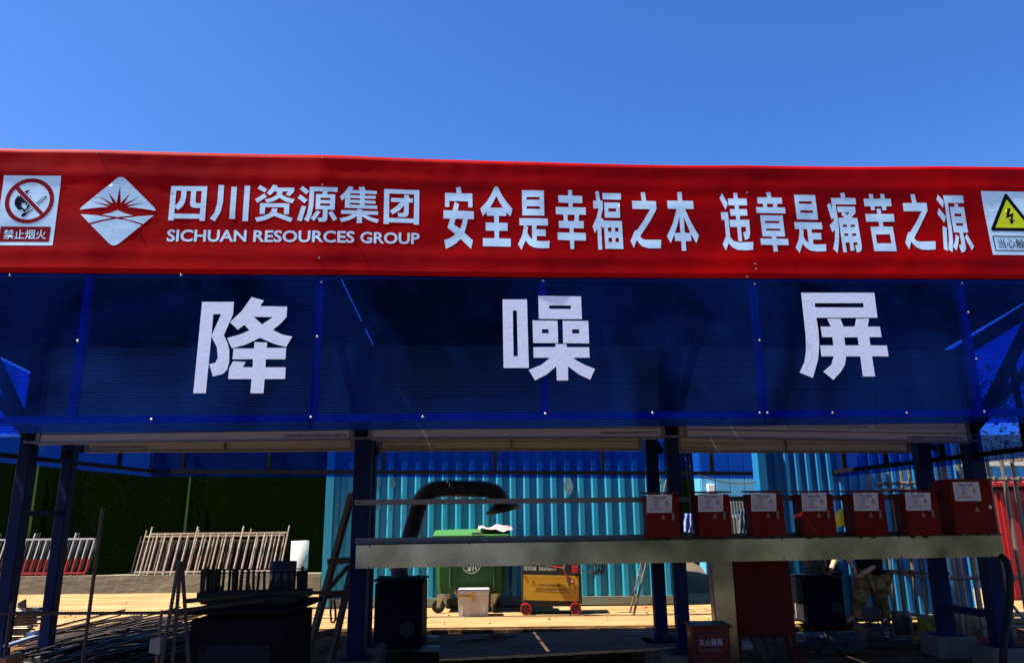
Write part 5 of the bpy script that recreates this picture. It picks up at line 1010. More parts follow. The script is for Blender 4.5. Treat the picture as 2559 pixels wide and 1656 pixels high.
for k, (x0, y0, x1, y1) in enumerate(((1712, 1196, 1729, 1236), (1722, 1196, 1737, 1238))):
    mb = MB(); mb.tube([P(x0, y0 - 60, 9.5), P(x1, y1 + 60, 9.5)], .006, 5); tag(obj('slanting_rope', mb, mat('cable_grey', (.07, .065, .05), .6), None, loc=P(x0, y0, 9.5)), ('left' if k == 0 else 'right') + ' thin rope slanting down behind the second red box', 'cord', 'thin cords by the second red box')

# ------------------------------------------------------------ fume extractor with flexible duct
HB = mat('extractor_navy', (0.003, 0.005, 0.014), 0.7, spec=.08)
yx = G(990, 1646, -.07).y + .05; a, b = P(937, 1453, yx), P(1056, 1453, yx)
t = thing('fume_extractor', 'dark navy fume extractor cabinet with black flexible hose under the cable tray', 'fume extractor', ((a.x + b.x) / 2, yx + .25, -.07))
w_ = b.x - a.x; cx = (a.x + b.x) / 2
mb = MB(); mb.box((cx, yx + .26, (a.z + .0) / 2 + .0), (w_, .50, a.z - .03), bev=.012); bd = obj('cabinet_body', mb, HB, t)
mb = MB(); mb.box((cx, yx + .26, a.z + .012), (w_ + .03, .53, .024), bev=.006); obj('cabinet_top', mb, HB, t)
mb = MB(); mb.box((a.x - .008, yx + .28, a.z / 2 + .02), (.012, .36, a.z - .18)); obj('painted_lit_side', mb, mat('lit_side_paint', (.22, .19, .17), .6), t)  # pale sheet paints in the bright light on the left side
for s in (-1, 1):
    mb = MB(); mb.box((cx + s * w_ * .40, yx + .06, a.z + .04), (.045, .05, .05), bev=.01); obj('lifting_eye', mb, RUB, t)
    for q in (0, 1): mb = MB(); mb.lathe((cx + s * w_ * .38, yx + .06 + .38 * q, -.035), (1, 0, 0), [(.035, -.012), (.035, .012)], 12); obj('caster', mb, RUB, t)
mb = MB(); c = P(1017, 1573, yx); mb.lathe((c.x, yx + .004, c.z), (0, -1, 0), [(.085, 0), (.085, .008), (.06, .010), (.06, .004)], 24); vt_ = obj('round_vent', mb, RUB, t)
mb = MB(); mb.lathe((cx - .03, yx + .25, a.z + .02), (0, 0, 1), [(.10, 0), (.085, .14), (.085, .2)], 20); obj('duct_collar', mb, RUB, t)
PATH = [(993, 1432), (998, 1418), (1008, 1390), (1018, 1362), (1027, 1332), (1036, 1300), (1047, 1262), (1060, 1238), (1080, 1225), (1105, 1220), (1140, 1220), (1180, 1221), (1212, 1222), (1235, 1229), (1250, 1243), (1254, 1256)]
pts = [P(x, y, yx + .28 + .10 * min(1, i / 8)) for i, (x, y) in enumerate(PATH)]
dense = []
for i in range(len(pts) - 1):
    p0, p1, p2, p3 = pts[max(i - 1, 0)], pts[i], pts[i + 1], pts[min(i + 2, len(pts) - 1)]
    for k in range(12):
        u = k / 12; dense.append(.5 * ((2 * p1) + (-p0 + p2) * u + (2 * p0 - 5 * p1 + 4 * p2 - p3) * u * u + (-p0 + 3 * p1 - 3 * p2 + p3) * u ** 3))
# even steps for the rings
ev = [dense[0]]
for p in dense[1:]:
    while (p - ev[-1]).length > .0125: ev.append(ev[-1] + (p - ev[-1]).normalized() * .0125)
rs = [.099 + (.009 if i % 2 else -.008) + .002 * NZ.noise(ev[i] * 9) for i in range(len(ev))]
HOSE = mat('flexible_duct_black', (0.055, 0.052, 0.056), 0.3, spec=.6, noise=(30, .5, (.008, .008, .01)), bump=(90, .6))
mb = MB(); mb.tube(ev, .08, 18, True, rs); obj('flexible_duct', mb, HOSE, t)
hc = pts[-1]; hd_ = (P(1242, 1270, yx + .2) - hc).normalized(); ax = V((.20, -.10, -.97)).normalized()
mb = MB(); mb.lathe(hc - ax * .02, ax, [(.09, 0), (.10, .02), (.21, .10), (.215, .11), (.205, .108), (.09, .02)], 28); obj('suction_hood', mb, mat('hood_black', (.006, .007, .012), .6), t)

# second cabinet beside the workers
yx2 = G(2070, 1574, -.02).y; a, b = P(2010, 1444, yx2), P(2104, 1444, yx2); w2 = b.x - a.x; cx = (a.x + b.x) / 2
t = thing('fume_extractor', 'dark blue cabinet on short legs beside the worker in camouflage trousers', 'fume extractor', (cx, yx2 + .25, -.07))
mb = MB(); mb.box((cx, yx2 + .25, a.z / 2 + .02), (w2, .48, a.z - .04), bev=.012); obj('cabinet_body', mb, HB, t)
mb = MB(); mb.box((cx, yx2 + .25, a.z + .01), (w2 + .02, .5, .02), bev=.006); obj('cabinet_top', mb, HB, t)
mb = MB(); mb.box((a.x - .008, yx2 + .25, a.z / 2), (.012, .3, a.z - .15)); obj('painted_lit_side', mb, mat('lit_side_paint', (.22, .19, .17), .6), t)  # lit left side painted in with the same pale sheet
mb = MB(); mb.box((a.x - .06, yx2 + .12, a.z - .17), (.09, .2, .30), bev=.02); obj('control_box', mb, RUB, t)
mb = MB(); c = P(2092, 1518, yx2); mb.box((c.x, yx2 + .004, c.z), (.13, .012, .13), bev=.02); obj('vent_grille', mb, RUB, t)
for s in (-1, 1): mb = MB(); mb.box((cx + s * w2 * .36, yx2 + .08, -.02), (.04, .04, .1)); obj('leg', mb, RUB, t)
mb = MB(); mb.lathe((cx, yx2 + .25, a.z + .02), (0, 0, 1), [(.12, 0), (.12, .1), (.15, .11), (.15, .2), (.12, .21), (.15, .22), (.15, .3), (.1, .31)], 18); obj('foil_wrapped_duct', mb, mat('dark_foil', (.05, .05, .055), .25, .7, bump=(60, 1.0)), t)

# ------------------------------------------------------------ workers
def skin(name, joints, edges, rad, mt, parent, sub=2, root=None):
    keys = list(joints); me = bpy.data.meshes.new(name); b0 = base(parent)
    me.from_pydata([tuple(V(joints[k]) - b0) for k in keys], [(keys.index(a), keys.index(b)) for a, b in edges], [])
    o = bpy.data.objects.new(name, me); COL.objects.link(o)
    md = o.modifiers.new('skin', 'SKIN'); md.use_smooth_shade = True
    for i, k in enumerate(keys):
        sv = me.skin_vertices[0].data[i]; r = rad[k]; sv.radius = (r, r) if not isinstance(r, tuple) else r; sv.use_root = (k == (root or keys[0]))
    s_ = o.modifiers.new('sub', 'SUBSURF'); s_.levels = sub; s_.render_levels = sub
    dg = bpy.context.evaluated_depsgraph_get(); ev_ = bpy.data.meshes.new_from_object(o.evaluated_get(dg)); o.modifiers.clear(); o.data = ev_
    for p in ev_.polygons: p.use_smooth = True
    ev_.materials.clear(); ev_.materials.append(mt); o.parent = parent; o['_b'] = tuple(b0); return o
SKIN = mat('skin', (0.45, 0.24, 0.14), 0.6, noise=(20, .2, (.35, .17, .10))); SHIRT = mat('black_shirt', (0.008, 0.008, 0.010), 0.9, spec=.1, noise=(8, .5, (.003, .003, .004)), bump=(14, 1.2))
CAMO = mat('camouflage_cotton', (0.32, 0.22, 0.08), 0.9, spec=.1, noise=(13, 1.0, (0.030, 0.028, 0.012)), bump=(22, 1.2)); BOOT = mat('boots', (0.06, 0.03, 0.022), 0.7)
NAVYC = mat('navy_overall', (0.012, 0.020, 0.07), 0.9)
def worker(J, label, trouser, shirt, helmet, bare=('LE', 'LH')):
    t = thing('person', label, 'person', (J['PV'].x, J['PV'].y, -.02))
    J = dict(J); face = J.pop('face')
    E = [('PV', 'SP'), ('SP', 'CH'), ('CH', 'NK'), ('NK', 'HD'), ('HD', 'HT'), ('CH', 'LS'), ('LS', 'LE'), ('LE', 'LH'), ('CH', 'RS'), ('RS', 'RE'), ('RE', 'RH'), ('PV', 'LP'), ('LP', 'LK'), ('LK', 'LA'), ('LA', 'LT'), ('PV', 'RP'), ('RP', 'RK'), ('RK', 'RA'), ('RA', 'RT')]
    r = dict(PV=.12, SP=.11, CH=(.14, .11), NK=.055, HD=.085, HT=.075, LS=.055, LE=.042, LH=.03, RS=.055, RE=.042, RH=.03, LP=.085, LK=.058, LA=.042, LT=.032, RP=.085, RK=.058, RA=.042, RT=.032)
    bd = skin('body', J, E, r, SKIN, t, 2, 'PV')
    ks = ['PV', 'LP', 'LK', 'LA', 'RP', 'RK', 'RA']; skin('trousers', {k: J[k] for k in ks}, [('PV', 'LP'), ('LP', 'LK'), ('LK', 'LA'), ('PV', 'RP'), ('RP', 'RK'), ('RK', 'RA')], dict(PV=.16, LP=.125, LK=.095, LA=.07, RP=.125, RK=.095, RA=.07), trouser, t, 2, 'PV')
    J2 = {k: J[k] for k in ('SP', 'CH', 'NK', 'LS', 'RS', 'RE')}; J2['PW'] = J['PV'].lerp(J['SP'], .35); J2['LM'] = J['LS'].lerp(J['LE'], .9)
    skin('shirt', J2, [('PW', 'SP'), ('SP', 'CH'), ('CH', 'NK'), ('CH', 'LS'), ('LS', 'LM'), ('CH', 'RS'), ('RS', 'RE')], dict(PW=.165, SP=.15, CH=(.18, .14), NK=.07, LS=.085, LM=.07, RS=.085, RE=.062), shirt, t, 2, 'SP')
    for s in 'LR': skin('boot', {'a': J[s + 'A'], 'h': J[s + 'A'] + V((0, 0, -.05)), 't': J[s + 'T']}, [('a', 'h'), ('h', 't')], dict(a=.055, h=.055, t=.042), BOOT, t, 1, 'h')
    # hands: palm, four fingers and a thumb, curled
    for s in 'LR':
        h = J[s + 'H']; d = (h - J[s + 'E']).normalized(); side = d.orthogonal().normalized(); nrm = d.cross(side)
        HJ = {'w': h, 'p': h + d * .05}; HE = [('w', 'p')]; HR = {'w': .025, 'p': .03}
        for k in range(4):
            b_ = h + d * .085 + side * (.024 - .016 * k); l_ = (.030, .034, .031, .024)[k]; HJ['a%d' % k] = b_; HJ['b%d' % k] = b_ + d * l_ + nrm * .012; HJ['c%d' % k] = b_ + d * l_ * .9 + nrm * .042
            HE += [('p', 'a%d' % k), ('a%d' % k, 'b%d' % k), ('b%d' % k, 'c%d' % k)]; HR.update({'a%d' % k: .0095, 'b%d' % k: .0085, 'c%d' % k: .007})
        HJ['t1'] = h + d * .04 + side * .038; HJ['t2'] = h + d * .065 + side * .045 + nrm * .03; HE += [('w', 't1'), ('t1', 't2')]; HR.update(t1=.011, t2=.009)
        skin('hand', HJ, HE, HR, SKIN, t, 1, 'w')
    fd = (J['HD'] - J['CH']); fd = V((fd.x, fd.y, -.25)).normalized(); hc = J['HD'].lerp(J['HT'], .35)
    up = (J['HT'] - J['NK']).normalized(); fw_ = face; fw_ = (fw_ - up * fw_.dot(up)).normalized(); sd_ = up.cross(fw_)
    mb = MB(); mb.add([hc + fw_ * .085 + up * .02, hc + fw_ * .085 + sd_ * .014 - up * .02, hc + fw_ * .085 - sd_ * .014 - up * .02, hc + fw_ * .118 - up * .018], [(0, 1, 3), (0, 3, 2), (1, 2, 3)]); obj('nose', mb, SKIN, t)
    for s in (-1, 1):
        mb = MB(); mb.lathe(hc + fw_ * .078 + sd_ * s * .032 + up * .018, fw_, [(.010, 0), (.007, .010)], 8); obj('eye', mb, BLACKP, t)
        mb = MB(); mb.lathe(hc + sd_ * s * .085, sd_ * s, [(.022, 0), (.018, .014)], 10); obj('ear', mb, SKIN, t)
    mb = MB(); mb.bar(hc + fw_ * .088 - up * .045 - sd_ * .022, hc + fw_ * .088 - up * .045 + sd_ * .022, .008, .006); obj('mouth', mb, mat('lips', (.30, .11, .09), .6), t)
    if helmet:
        top = hc + up * .03; mb = MB(); mb.lathe(top, up, [(.150, 0), (.135, .005), (.128, .04), (.112, .085), (.075, .120), (.03, .135), (.001, .138)], 24); hm = obj('safety_helmet', mb, mat('helmet_yellow', (0.90, 0.78, 0.02), 0.35), t)
        mb = MB(); mb.prism([top + fw_ * .13 + sd_ * .07, top + fw_ * .18 + sd_ * .03, top + fw_ * .18 - sd_ * .03, top + fw_ * .13 - sd_ * .07], up * .006); obj('helmet_peak', mb, MATS['helmet_yellow'], hm)
    else:
        mb = MB(); mb.lathe(hc + up * .02 - fw_ * .012, up, [(.090, 0), (.098, .03), (.085, .075), (.045, .1), (.001, .105)], 18); obj('hair', mb, mat('black_hair', (.006, .005, .005), .7, bump=(60, 1)), t)
    return t
ya = Y2 - .62; Q = lambda x, y, d=0: P(x, y, ya + d)
J = dict(PV=Q(2180, 1440), SP=Q(2172, 1405), CH=Q(2158, 1362, -.02), NK=Q(2140, 1325, -.03), HD=Q(2121, 1307, -.04), HT=Q(2112, 1290, -.05),
         LS=Q(2132, 1345, -.05), LE=Q(2112, 1385, -.12), LH=Q(2128, 1411, -.22), RS=Q(2186, 1352, .05), RE=Q(2203, 1402, -.02), RH=Q(2152, 1434, -.24),
         LP=Q(2160, 1448, -.02), LK=Q(2148, 1497, -.14), LA=Q(2138, 1541, -.02), LT=Q(2118, 1553, -.12), RP=Q(2198, 1450, .05), RK=Q(2200, 1500, .02), RA=Q(2216, 1543, .15), RT=Q(2206, 1552, .02), face=V((-.8, -.3, -.3)))
pa = worker(J, 'worker in black shirt, camouflage trousers and yellow helmet stooping beside the dark blue cabinet', CAMO, SHIRT, True)
mb = MB(); mb.tube([Q(2131, 1425, -.27), Q(2137, 1440, -.27), Q(2147, 1465, -.27)], .013, 8); tag(obj('red_tool_handle', mb, mat('tool_red', (.40, .015, .01), .5), None, loc=Q(2137, 1440, -.27)), 'red tool handle held by the worker in camouflage trousers', 'tool')
yb2 = yx2 + .66; Q = lambda x, y, d=0: P(x, y, yb2 + d)
J = dict(PV=Q(2058, 1440), SP=Q(2055, 1402), CH=Q(2048, 1355, -.04), NK=Q(2044, 1318, -.06), HD=Q(2042, 1300, -.1), HT=Q(2040, 1282, -.12),
         LS=Q(2020, 1350, -.05), LE=Q(2016, 1402, -.15), LH=Q(2032, 1434, -.35), RS=Q(2076, 1350, -.05), RE=Q(2088, 1395, -.15), RH=Q(2074, 1430, -.35),
         LP=Q(2042, 1448), LK=Q(2040, 1495, -.1), LA=Q(2044, 1535, .0), LT=Q(2040, 1545, -.12), RP=Q(2076, 1448), RK=Q(2078, 1495, -.1), RA=Q(2080, 1535, .0), RT=Q(2078, 1545, -.12), face=V((-.1, -1, -.3)))
for k_ in ('LA', 'RA'): J[k_].z = .06
for k_ in ('LT', 'RT'): J[k_].z = .03
worker(J, 'worker bending over the dark blue cabinet, bare forearm resting on it', NAVYC, SHIRT, False)

# ------------------------------------------------------------ left foreground: bending machine, rods, ladder
BM = mat('bender_black', (0.004, 0.004, 0.007), 0.8, spec=.05); yn = 5.6
fl_, fr__ = P(474, 1536, yn), P(716, 1530, yn); zt_ = (fl_.z + fr__.z) / 2; xr_ = P(770, 1530, 6.2).x
t = thing('bending_machine', 'black steel bar bending machine with louvred door in the left foreground', 'machine', ((fl_.x + fr__.x) / 2, yn + .35, -.07))
mb = MB(); mb.box(((fl_.x + xr_) / 2, yn + .38, zt_ / 2 - .05), (xr_ - fl_.x, .72, zt_ + .02), bev=.01); obj('machine_body', mb, BM, t)
mb = MB(); mb.prism([(fl_.x - .04, yn - .03, zt_), (xr_ + .03, yn - .03, zt_), (xr_ + .06, yn + .80, zt_), (fl_.x + .02, yn + .80, zt_)], (0, 0, .03)); obj('machine_top', mb, BM, t)
mb = MB(); dx0, dx1 = P(500, 1570, yn).x, P(678, 1570, yn).x; mb.box(((dx0 + dx1) / 2, yn + .012, .18), (dx1 - dx0, .02, .78), bev=.004); dr = obj('louvred_door', mb, mat('bender_navy', (.005, .006, .014), .7, spec=.1), t)
for k in range(6):
    for s in (0, 1): mb = MB(); xx = dx0 + (dx1 - dx0) * (.28 + .5 * s); mb.box((xx, yn + .0, .40 - k * .04), (.085, .014, .012), Euler((.5, 0, 0)), bev=.003); obj('louvre', mb, MATS['bender_navy'], dr)
for x_ in (dx0 + .03, dx1 - .03): mb = MB(); mb.lathe((x_, yn, .53), (0, -1, 0), [(.013, 0), (.013, .008)], 10); obj('door_bolt', mb, BM, dr)
BLKR = mat('blackened_rod', (0.006, 0.0045, 0.004), 0.7, spec=.2)
# rod rack standing on it
t = thing('rod_rack', 'row of short dark steel rods standing upright on the bending machine', 'rod rack', P(635, 1500, 6.05))
zb_ = zt_ + .03
for k, px in enumerate([508, 514, 519, 525, 531, 541, 549, 560, 577, 586, 594, 606, 622, 634, 647, 661, 686, 704, 722, 735, 746, 752, 757, 762, 767]):
    yq = 6.05 + random.uniform(-.05, .05); top = P(px + random.uniform(-1, 1), 1421 + random.uniform(-7, 6), yq); mb = MB(); r = random.choice((.011, .014, .018))
    mb.tube([V((top.x + random.uniform(-.01, .015), yq, zb_)), top], r, 7); obj('rod', mb, BLKR, t)
for (a_, b_) in (((500, 1422), (770, 1420)), ((505, 1431), (768, 1428))): mb = MB(); mb.tube([P(*a_, 6.03), P(*b_, 6.03)], .004, 5); obj('tie_wire', mb, BLKR, t)
for (a_, b_) in (((538, 1440), (556, 1480)), ((616, 1440), (628, 1480)), ((672, 1470), (690, 1428)), ((720, 1465), (742, 1432))): mb = MB(); mb.tube([P(*a_, 6.02), P(*b_, 6.0)], .009, 6); obj('rod', mb, BLKR, t)
mb = MB(); mb.bar(P(502, 1486, 6.0), P(775, 1480, 6.0), .16, .05); obj('rack_beam', mb, BLKR, t); mb = MB(); mb.bar(P(515, 1497, 5.95), P(745, 1494, 5.95), .2, .05); obj('rack_beam', mb, BLKR, t)
LBLS = ['dark steel bar jutting left from the bending machine top above the others', 'steel bar sticking out left past the leaning tripod of bars', 'steel bar jutting right from the rod rack towards the wooden ladder']
for (a_, b_, r_, lb) in ((((463, 1501), 5.6), ((640, 1486), 5.9), .016, LBLS[0]), (((430, 1528), 5.5), ((660, 1500), 5.8), .016, LBLS[1]), (((700, 1482), 6.0), ((872, 1478), 6.4), .014, LBLS[2])):
    mb = MB(); mb.tube([P(*a_[0], a_[1]), P(*b_[0], b_[1])], r_, 8); tag(obj('steel_bar', mb, REBARD, None, loc=P(*a_[0], a_[1])), lb, 'steel bar')
yy = 6.5; a, b = P(677, 1402, yy), P(741, 1402, yy); r_ = (b.x - a.x) / 2
mb = MB(); mb.lathe(((a.x + b.x) / 2, yy, zb_), (0, 0, 1), [(r_, 0), (r_, a.z - zb_), (r_ - .01, a.z - zb_), (r_ - .01, .05)], 28); tag(obj('steel_drum', mb, mat('dark_grey_tube', (0.03, 0.03, 0.045), 0.4, spec=.4), None, True, loc=((a.x + b.x) / 2, yy, zb_)), 'dark grey open cylinder on the bending machine, before the white pipe', 'drum')

def ribbed(a, b, r, n=6):
    L_ = (b - a).length; m_ = max(2, int(L_ / .012)); pts = [a.lerp(b, i / m_) for i in range(m_ + 1)]
    mb = MB(); mb.tube(pts, r, n, True, [r * (1.14 if i % 2 else .96) for i in range(m_ + 1)]); return mb
tag(obj('horizontal_bar', ribbed(P(2, 1532, 5.55), P(486, 1530, 5.6), .0115), REBARD, None, loc=P(2, 1532, 5.55)), 'long dark steel bar lying level from the left edge to the bending machine', 'steel bar')
tag(obj('upright_rebar', ribbed(P(257, 1268, 5.5), P(203, 1680, 5.5), .0125), REBARD, None, loc=P(203, 1680, 5.5)), 'single ribbed steel bar standing upright left of the rusty barriers', 'steel bar')
tag(obj('upright_rebar', ribbed(P(30, 1505, 5.7), P(6, 1690, 5.7), .013), REBARD, None, loc=P(6, 1690, 5.7)), 'ribbed steel bar standing close beside the leftmost front post', 'steel bar')
for k, (x, y, lb) in enumerate(((398, 1690, 'left bar of the tripod of ribbed steel bars'), (428, 1690, 'middle bar of the tripod of ribbed steel bars'), (474, 1690, 'right bar of the tripod of ribbed steel bars'))):
    tag(obj('leaning_rebar', ribbed(P((448, 452, 455)[k], (1398, 1402, 1408)[k], 5.4 + .03 * k), P(x, y, 5.3 + .05 * k), .013), REBARD, None, loc=P(x, y, 5.3)), lb, 'steel bar', 'tripod of leaning steel bars')
# sledge hammer
yh = 5.25; t = thing('sledge_hammer', 'sledge hammer with pale head standing against the tripod of bars', 'hammer', P(392, 1632, yh))
mb = MB(); mb.tube([P(405, 1524, yh), P(402, 1545, yh), P(396, 1600, yh), P(388, 1690, yh)], .011, 8); obj('hammer_handle', mb, WOOD, t)
mb = MB(); h = [P(381, 1594, yh), P(406, 1589, yh), P(404, 1632, yh), P(377, 1628, yh)]; mb.prism([h[3] + V((0, -.03, 0)), h[2] + V((0, -.03, 0)), h[1] + V((0, -.03, 0)), h[0] + V((0, -.03, 0))], (0, .07, 0)); obj('hammer_head', mb, mat('worn_steel', (.13, .12, .12), .6, .3), t)

# heap of bars
heap = []
for k in range(215):
    y0 = random.uniform(1588, 1720); z0 = max(0, .30 - abs(y0 - 1640) * .004) * random.random() - .04; x0 = random.uniform(20, 300)
    L_ = random.uniform(190, 330); x1 = min(x0 + L_, 505); sl = random.uniform(.13, .30)
    A, B = G(x0, y0, z0), G(x1, y0 - (x1 - x0) * sl, min(.16, max(-.04, z0 + random.uniform(-.06, .10))))
    if (B - A).length > 2.6: B = A + (B - A).normalized() * 2.6
    mid = A.lerp(B, .5) + V((0, 0, random.uniform(-.02, .03)))
    mb = MB(); mb.tube([A, A.lerp(B, .3) + V((0, 0, .01)), mid, B], random.choice((.010, .013, .016)), 6)
    o = obj('steel_rod', mb, RUST if random.random() < .28 else REBARD, None, loc=A); tag(o, 'rusty steel rod in the heap on the ground at the lower left' if o.data.materials[0] == RUST else 'dark steel rod in the heap on the ground at the lower left', 'steel rod', 'steel rods heaped at the lower left')
# stacked bundle catching the sun
BUN = mat('sunlit_bars', (0.312, 0.2106, 0.1014), 0.45, 0.4, noise=(20, .8, (0.0936, 0.039, 0.0195)))
y5 = 7.6
for k in range(17):
    py = 1520 + k * 4.9; A, B = P(10, py + 1, y5 + random.uniform(-.02, .02)), P(104 - k * 3.0 + random.uniform(-6, 6), py + random.uniform(-1, 1), y5 + .0)
    for dy in (0, 1):
        mb = MB(); mb.tube([A + V((0, dy * .06, 0)), B + V((random.uniform(-.03, .04), dy * .06, 0))], .0085, 6); o = obj('bundled_bar', mb, BUN if dy == 0 else RUST, None, loc=A); tag(o, 'level steel bar of the sunlit stack behind the leftmost post', 'steel bar', 'bars of the stack behind the leftmost post')
mb = MB(); mb.prism([P(44, 1518, y5), P(63, 1518, y5), P(63, 1496, y5), P(44, 1506, y5)], (0, .02, 0)); tag(obj('steel_plate', mb, mat('plate_grey', (.07, .06, .05), .6), None, loc=P(50, 1518, y5)), 'small slanted grey plate standing on the stack of bars', 'plate')
mb = MB(); mb.box(P(26, 1650, 5.6), (.07, .2, .07), bev=.004); tag(obj('orange_brick', mb, mat('brick_orange', (.30, .11, .045), .9), None, loc=P(26, 1650, 5.6)), 'orange brick at the bottom left corner', 'brick')
mb = MB(); mb.bar(P(16, 1613, 6.2), P(90, 1589, 6.6), .05, .02); tag(obj('pale_batten', mb, mat('pale_blue_batten', (.22, .30, .42), .5), None, loc=P(16, 1613, 6.2)), 'pale blue flat bar slanting under the heap of rods', 'batten')
def blob(name, c, s, mt, label, cat, sub=3, amp=.25, fr_=2.0, parent=None, group=None):
    bm = bmesh.new(); bmesh.ops.create_icosphere(bm, subdivisions=sub, radius=1); mb = MB(); c = V(c)
    for v in bm.verts:
        n = 1 + amp * NZ.noise(v.co * fr_ + c) + amp * .4 * NZ.noise(v.co * fr_ * 3 + c); mb.v.append(c + V((v.co.x * s[0] * n, v.co.y * s[1] * n, v.co.z * s[2] * n)))
    mb.f = [tuple(v.index for v in f.verts) for f in bm.faces]; bm.free()
    o = obj(name, mb, mt, parent, True, loc=None if parent else c); return tag(o, label, cat, group) if parent is None else o
STO = mat('pale_stone', (.34, .34, .30), .9); blob('stone', G(78, 1648, .0) + V((0, 0, .02)), (.09, .07, .04), STO, 'pale broken stone at the bottom left under the rods', 'stone'); blob('stone', P(82, 1588, 7.0), (.05, .05, .04), STO, 'rounded stone below the stack of bars', 'stone')

# wooden ladder against the thick post
yw = 7.75; t = thing('wooden_ladder', 'rough wooden ladder leaning against the thick front post', 'ladder', P(765, 1660, yw - .4))
a0, a1 = P(760, 1670, yw - .35), P(880, 1232, yw + .1); b0_, b1_ = P(822, 1675, yw - .2), P(905, 1300, yw + .15)
mb = MB(); mb.bar(a0, a1, .06, .05); obj('stile', mb, WOOD, t); mb = MB(); mb.bar(b0_, b1_, .05, .05); obj('stile', mb, WOOD, t)
for (p, q) in (((818, 1404), (880, 1398)), ((797, 1490), (868, 1480)), ((776, 1590), (852, 1573))): mb = MB(); mb.bar(P(*p, yw - .12), P(*q, yw - .05), .03, .06); obj('rung', mb, WOOD, t)
mb = MB(); mb.bar(P(872, 1412, yw), P(815, 1478, yw - .1), .03, .04); obj('brace', mb, WOOD, t)
mb = MB(); mb.box(P(876, 1244, yw + .05), (.045, .05, .06)); obj('cleat', mb, WOOD, t)
mb = MB(); mb.tube([P(829, 1498, yw - .16), P(826, 1530, yw - .16), P(828, 1553, yw - .16), P(834, 1555, yw - .16), P(839, 1545, yw - .16), P(838, 1520, yw - .16), P(835, 1498, yw - .16)], .011, 6); tag(obj('hanging_strap', mb, mat('webbing', (.05, .04, .035), .8), None, loc=P(832, 1498, yw - .16)), 'dark strap loop hanging from a rung of the wooden ladder', 'strap')

# ------------------------------------------------------------ plywood, scraps
PLY = mat('plywood_grey', (0.30, 0.19, 0.13), 0.85, spec=.05, noise=(3, .8, (.12, .075, .05)), scale=(.5, 2, 1), bump=(12, .5)); PLE = mat('plywood_edge', (.60, .33, .12), .8, noise=(20, .7, (.16, .08, .035)))
zp = .14; pc = [G(1098, 1586, zp), G(1661, 1568, zp), G(1743, 1613, zp), G(1098, 1645, zp)]
t = thing('plywood_sheet', 'broken edged plywood sheet lying on timber blocks in front of the shed', 'plywood', (pc[0] + pc[2]) / 2)
near = []; nn = 40
for i in range(nn + 1):
    u = i / nn; p = pc[2].lerp(pc[3], u); jag = (.05 * NZ.noise(V((u * 30, 0, 0))) + .03 * NZ.noise(V((u * 70, 3, 0)))) * (1 if u > .55 else .12); near.append(p + V((0, jag, 0)))
poly = [pc[0], pc[1]] + near; mb = MB(); mb.prism([V((p.x, p.y, zp - .018)) for p in poly], (0, 0, .018)); obj('sheet', mb, PLY, t)
eb = MB(); N_ = len(near)
for i in range(N_ - 1):
    a, b = near[i] + V((0, -.003, 0)), near[i + 1] + V((0, -.003, 0)); z1, z0 = V((0, 0, .0)), V((0, 0, -.020 - .006 * random.random())); eb.add([a + z0, b + z0, b + z1, a + z1], [(0, 1, 2, 3)])
obj('split_edge', eb, PLE, t)
for k, px in enumerate((1130, 1300, 1450, 1600)):
    p = G(px, 1632, 0); mb = MB(); mb.box((p.x, p.y + .25, .025), (.16, .5, .185), bev=.01); tag(obj('timber_block', mb, WOOD, None, loc=(p.x, p.y + .25, -.06)), ('leftmost', 'second', 'third', 'rightmost')[k] + ' dark timber block under the plywood sheet', 'timber block', 'timber blocks under the plywood')
cl = G(1240, 1600, zp); t = thing('pipe_clamp', 'rusty clamp with two thin rods lying on the plywood', 'clamp', cl + V((0, 0, 0)))
for k in range(4): a_ = k * 1.3; mb = MB(); mb.lathe(cl + V((.07 * math.cos(a_), .05 * math.sin(a_), .02)), (.4 * math.cos(a_), .3, 1), [(.035, 0), (.045, .02), (.03, .04)], 12); obj('clamp_piece', mb, mat('rust_dark', (.07, .025, .018), .8), t)
for (p, q) in (((1150, 1601), (1290, 1588)), ((1140, 1604), (1235, 1596))): mb = MB(); mb.tube([G(*p, zp + .012), G(*q, zp + .012)], .007, 6); obj('thin_rod', mb, REBARD, t)
CH_ = mat('steel_channel', (.15, .20, .24), .4, .6)
def chan(a, b, h, label, cat='steel channel', group=None, w=.12):
    mb = MB(); mb.bar(a, b, w, h); m2 = mb; return tag(obj('steel_channel', mb, CH_, None, loc=a), label, cat, group)
g2 = 'pale steel channels on the ground'
chan(G(1035, 1594, 0), G(1100, 1593, 0), .05, 'upper short steel channel between the dark extractor and the plywood', group=g2); chan(G(1035, 1619, -.02), G(1100, 1618, -.02), .05, 'lower short steel channel between the dark extractor and the plywood', group=g2)
chan(G(1987, 1588, -.0), G(2266, 1581, -.0), .07, 'long pale steel channel on the floor in front of the workers', group=g2, w=.10); chan(G(1987, 1606, -.04), G(2292, 1600, -.04), .05, 'long steel channel just in front of the first one by the workers', group=g2, w=.08)
blob('crumpled_plastic', G(908, 1640, 0) + V((0, 0, .06)), (.13, .12, .10), mat('grey_film', (.09, .09, .10), .3, bump=(20, 1)), 'crumpled grey plastic film at the foot of the thick post', 'plastic film', 3, .7, 2.5)

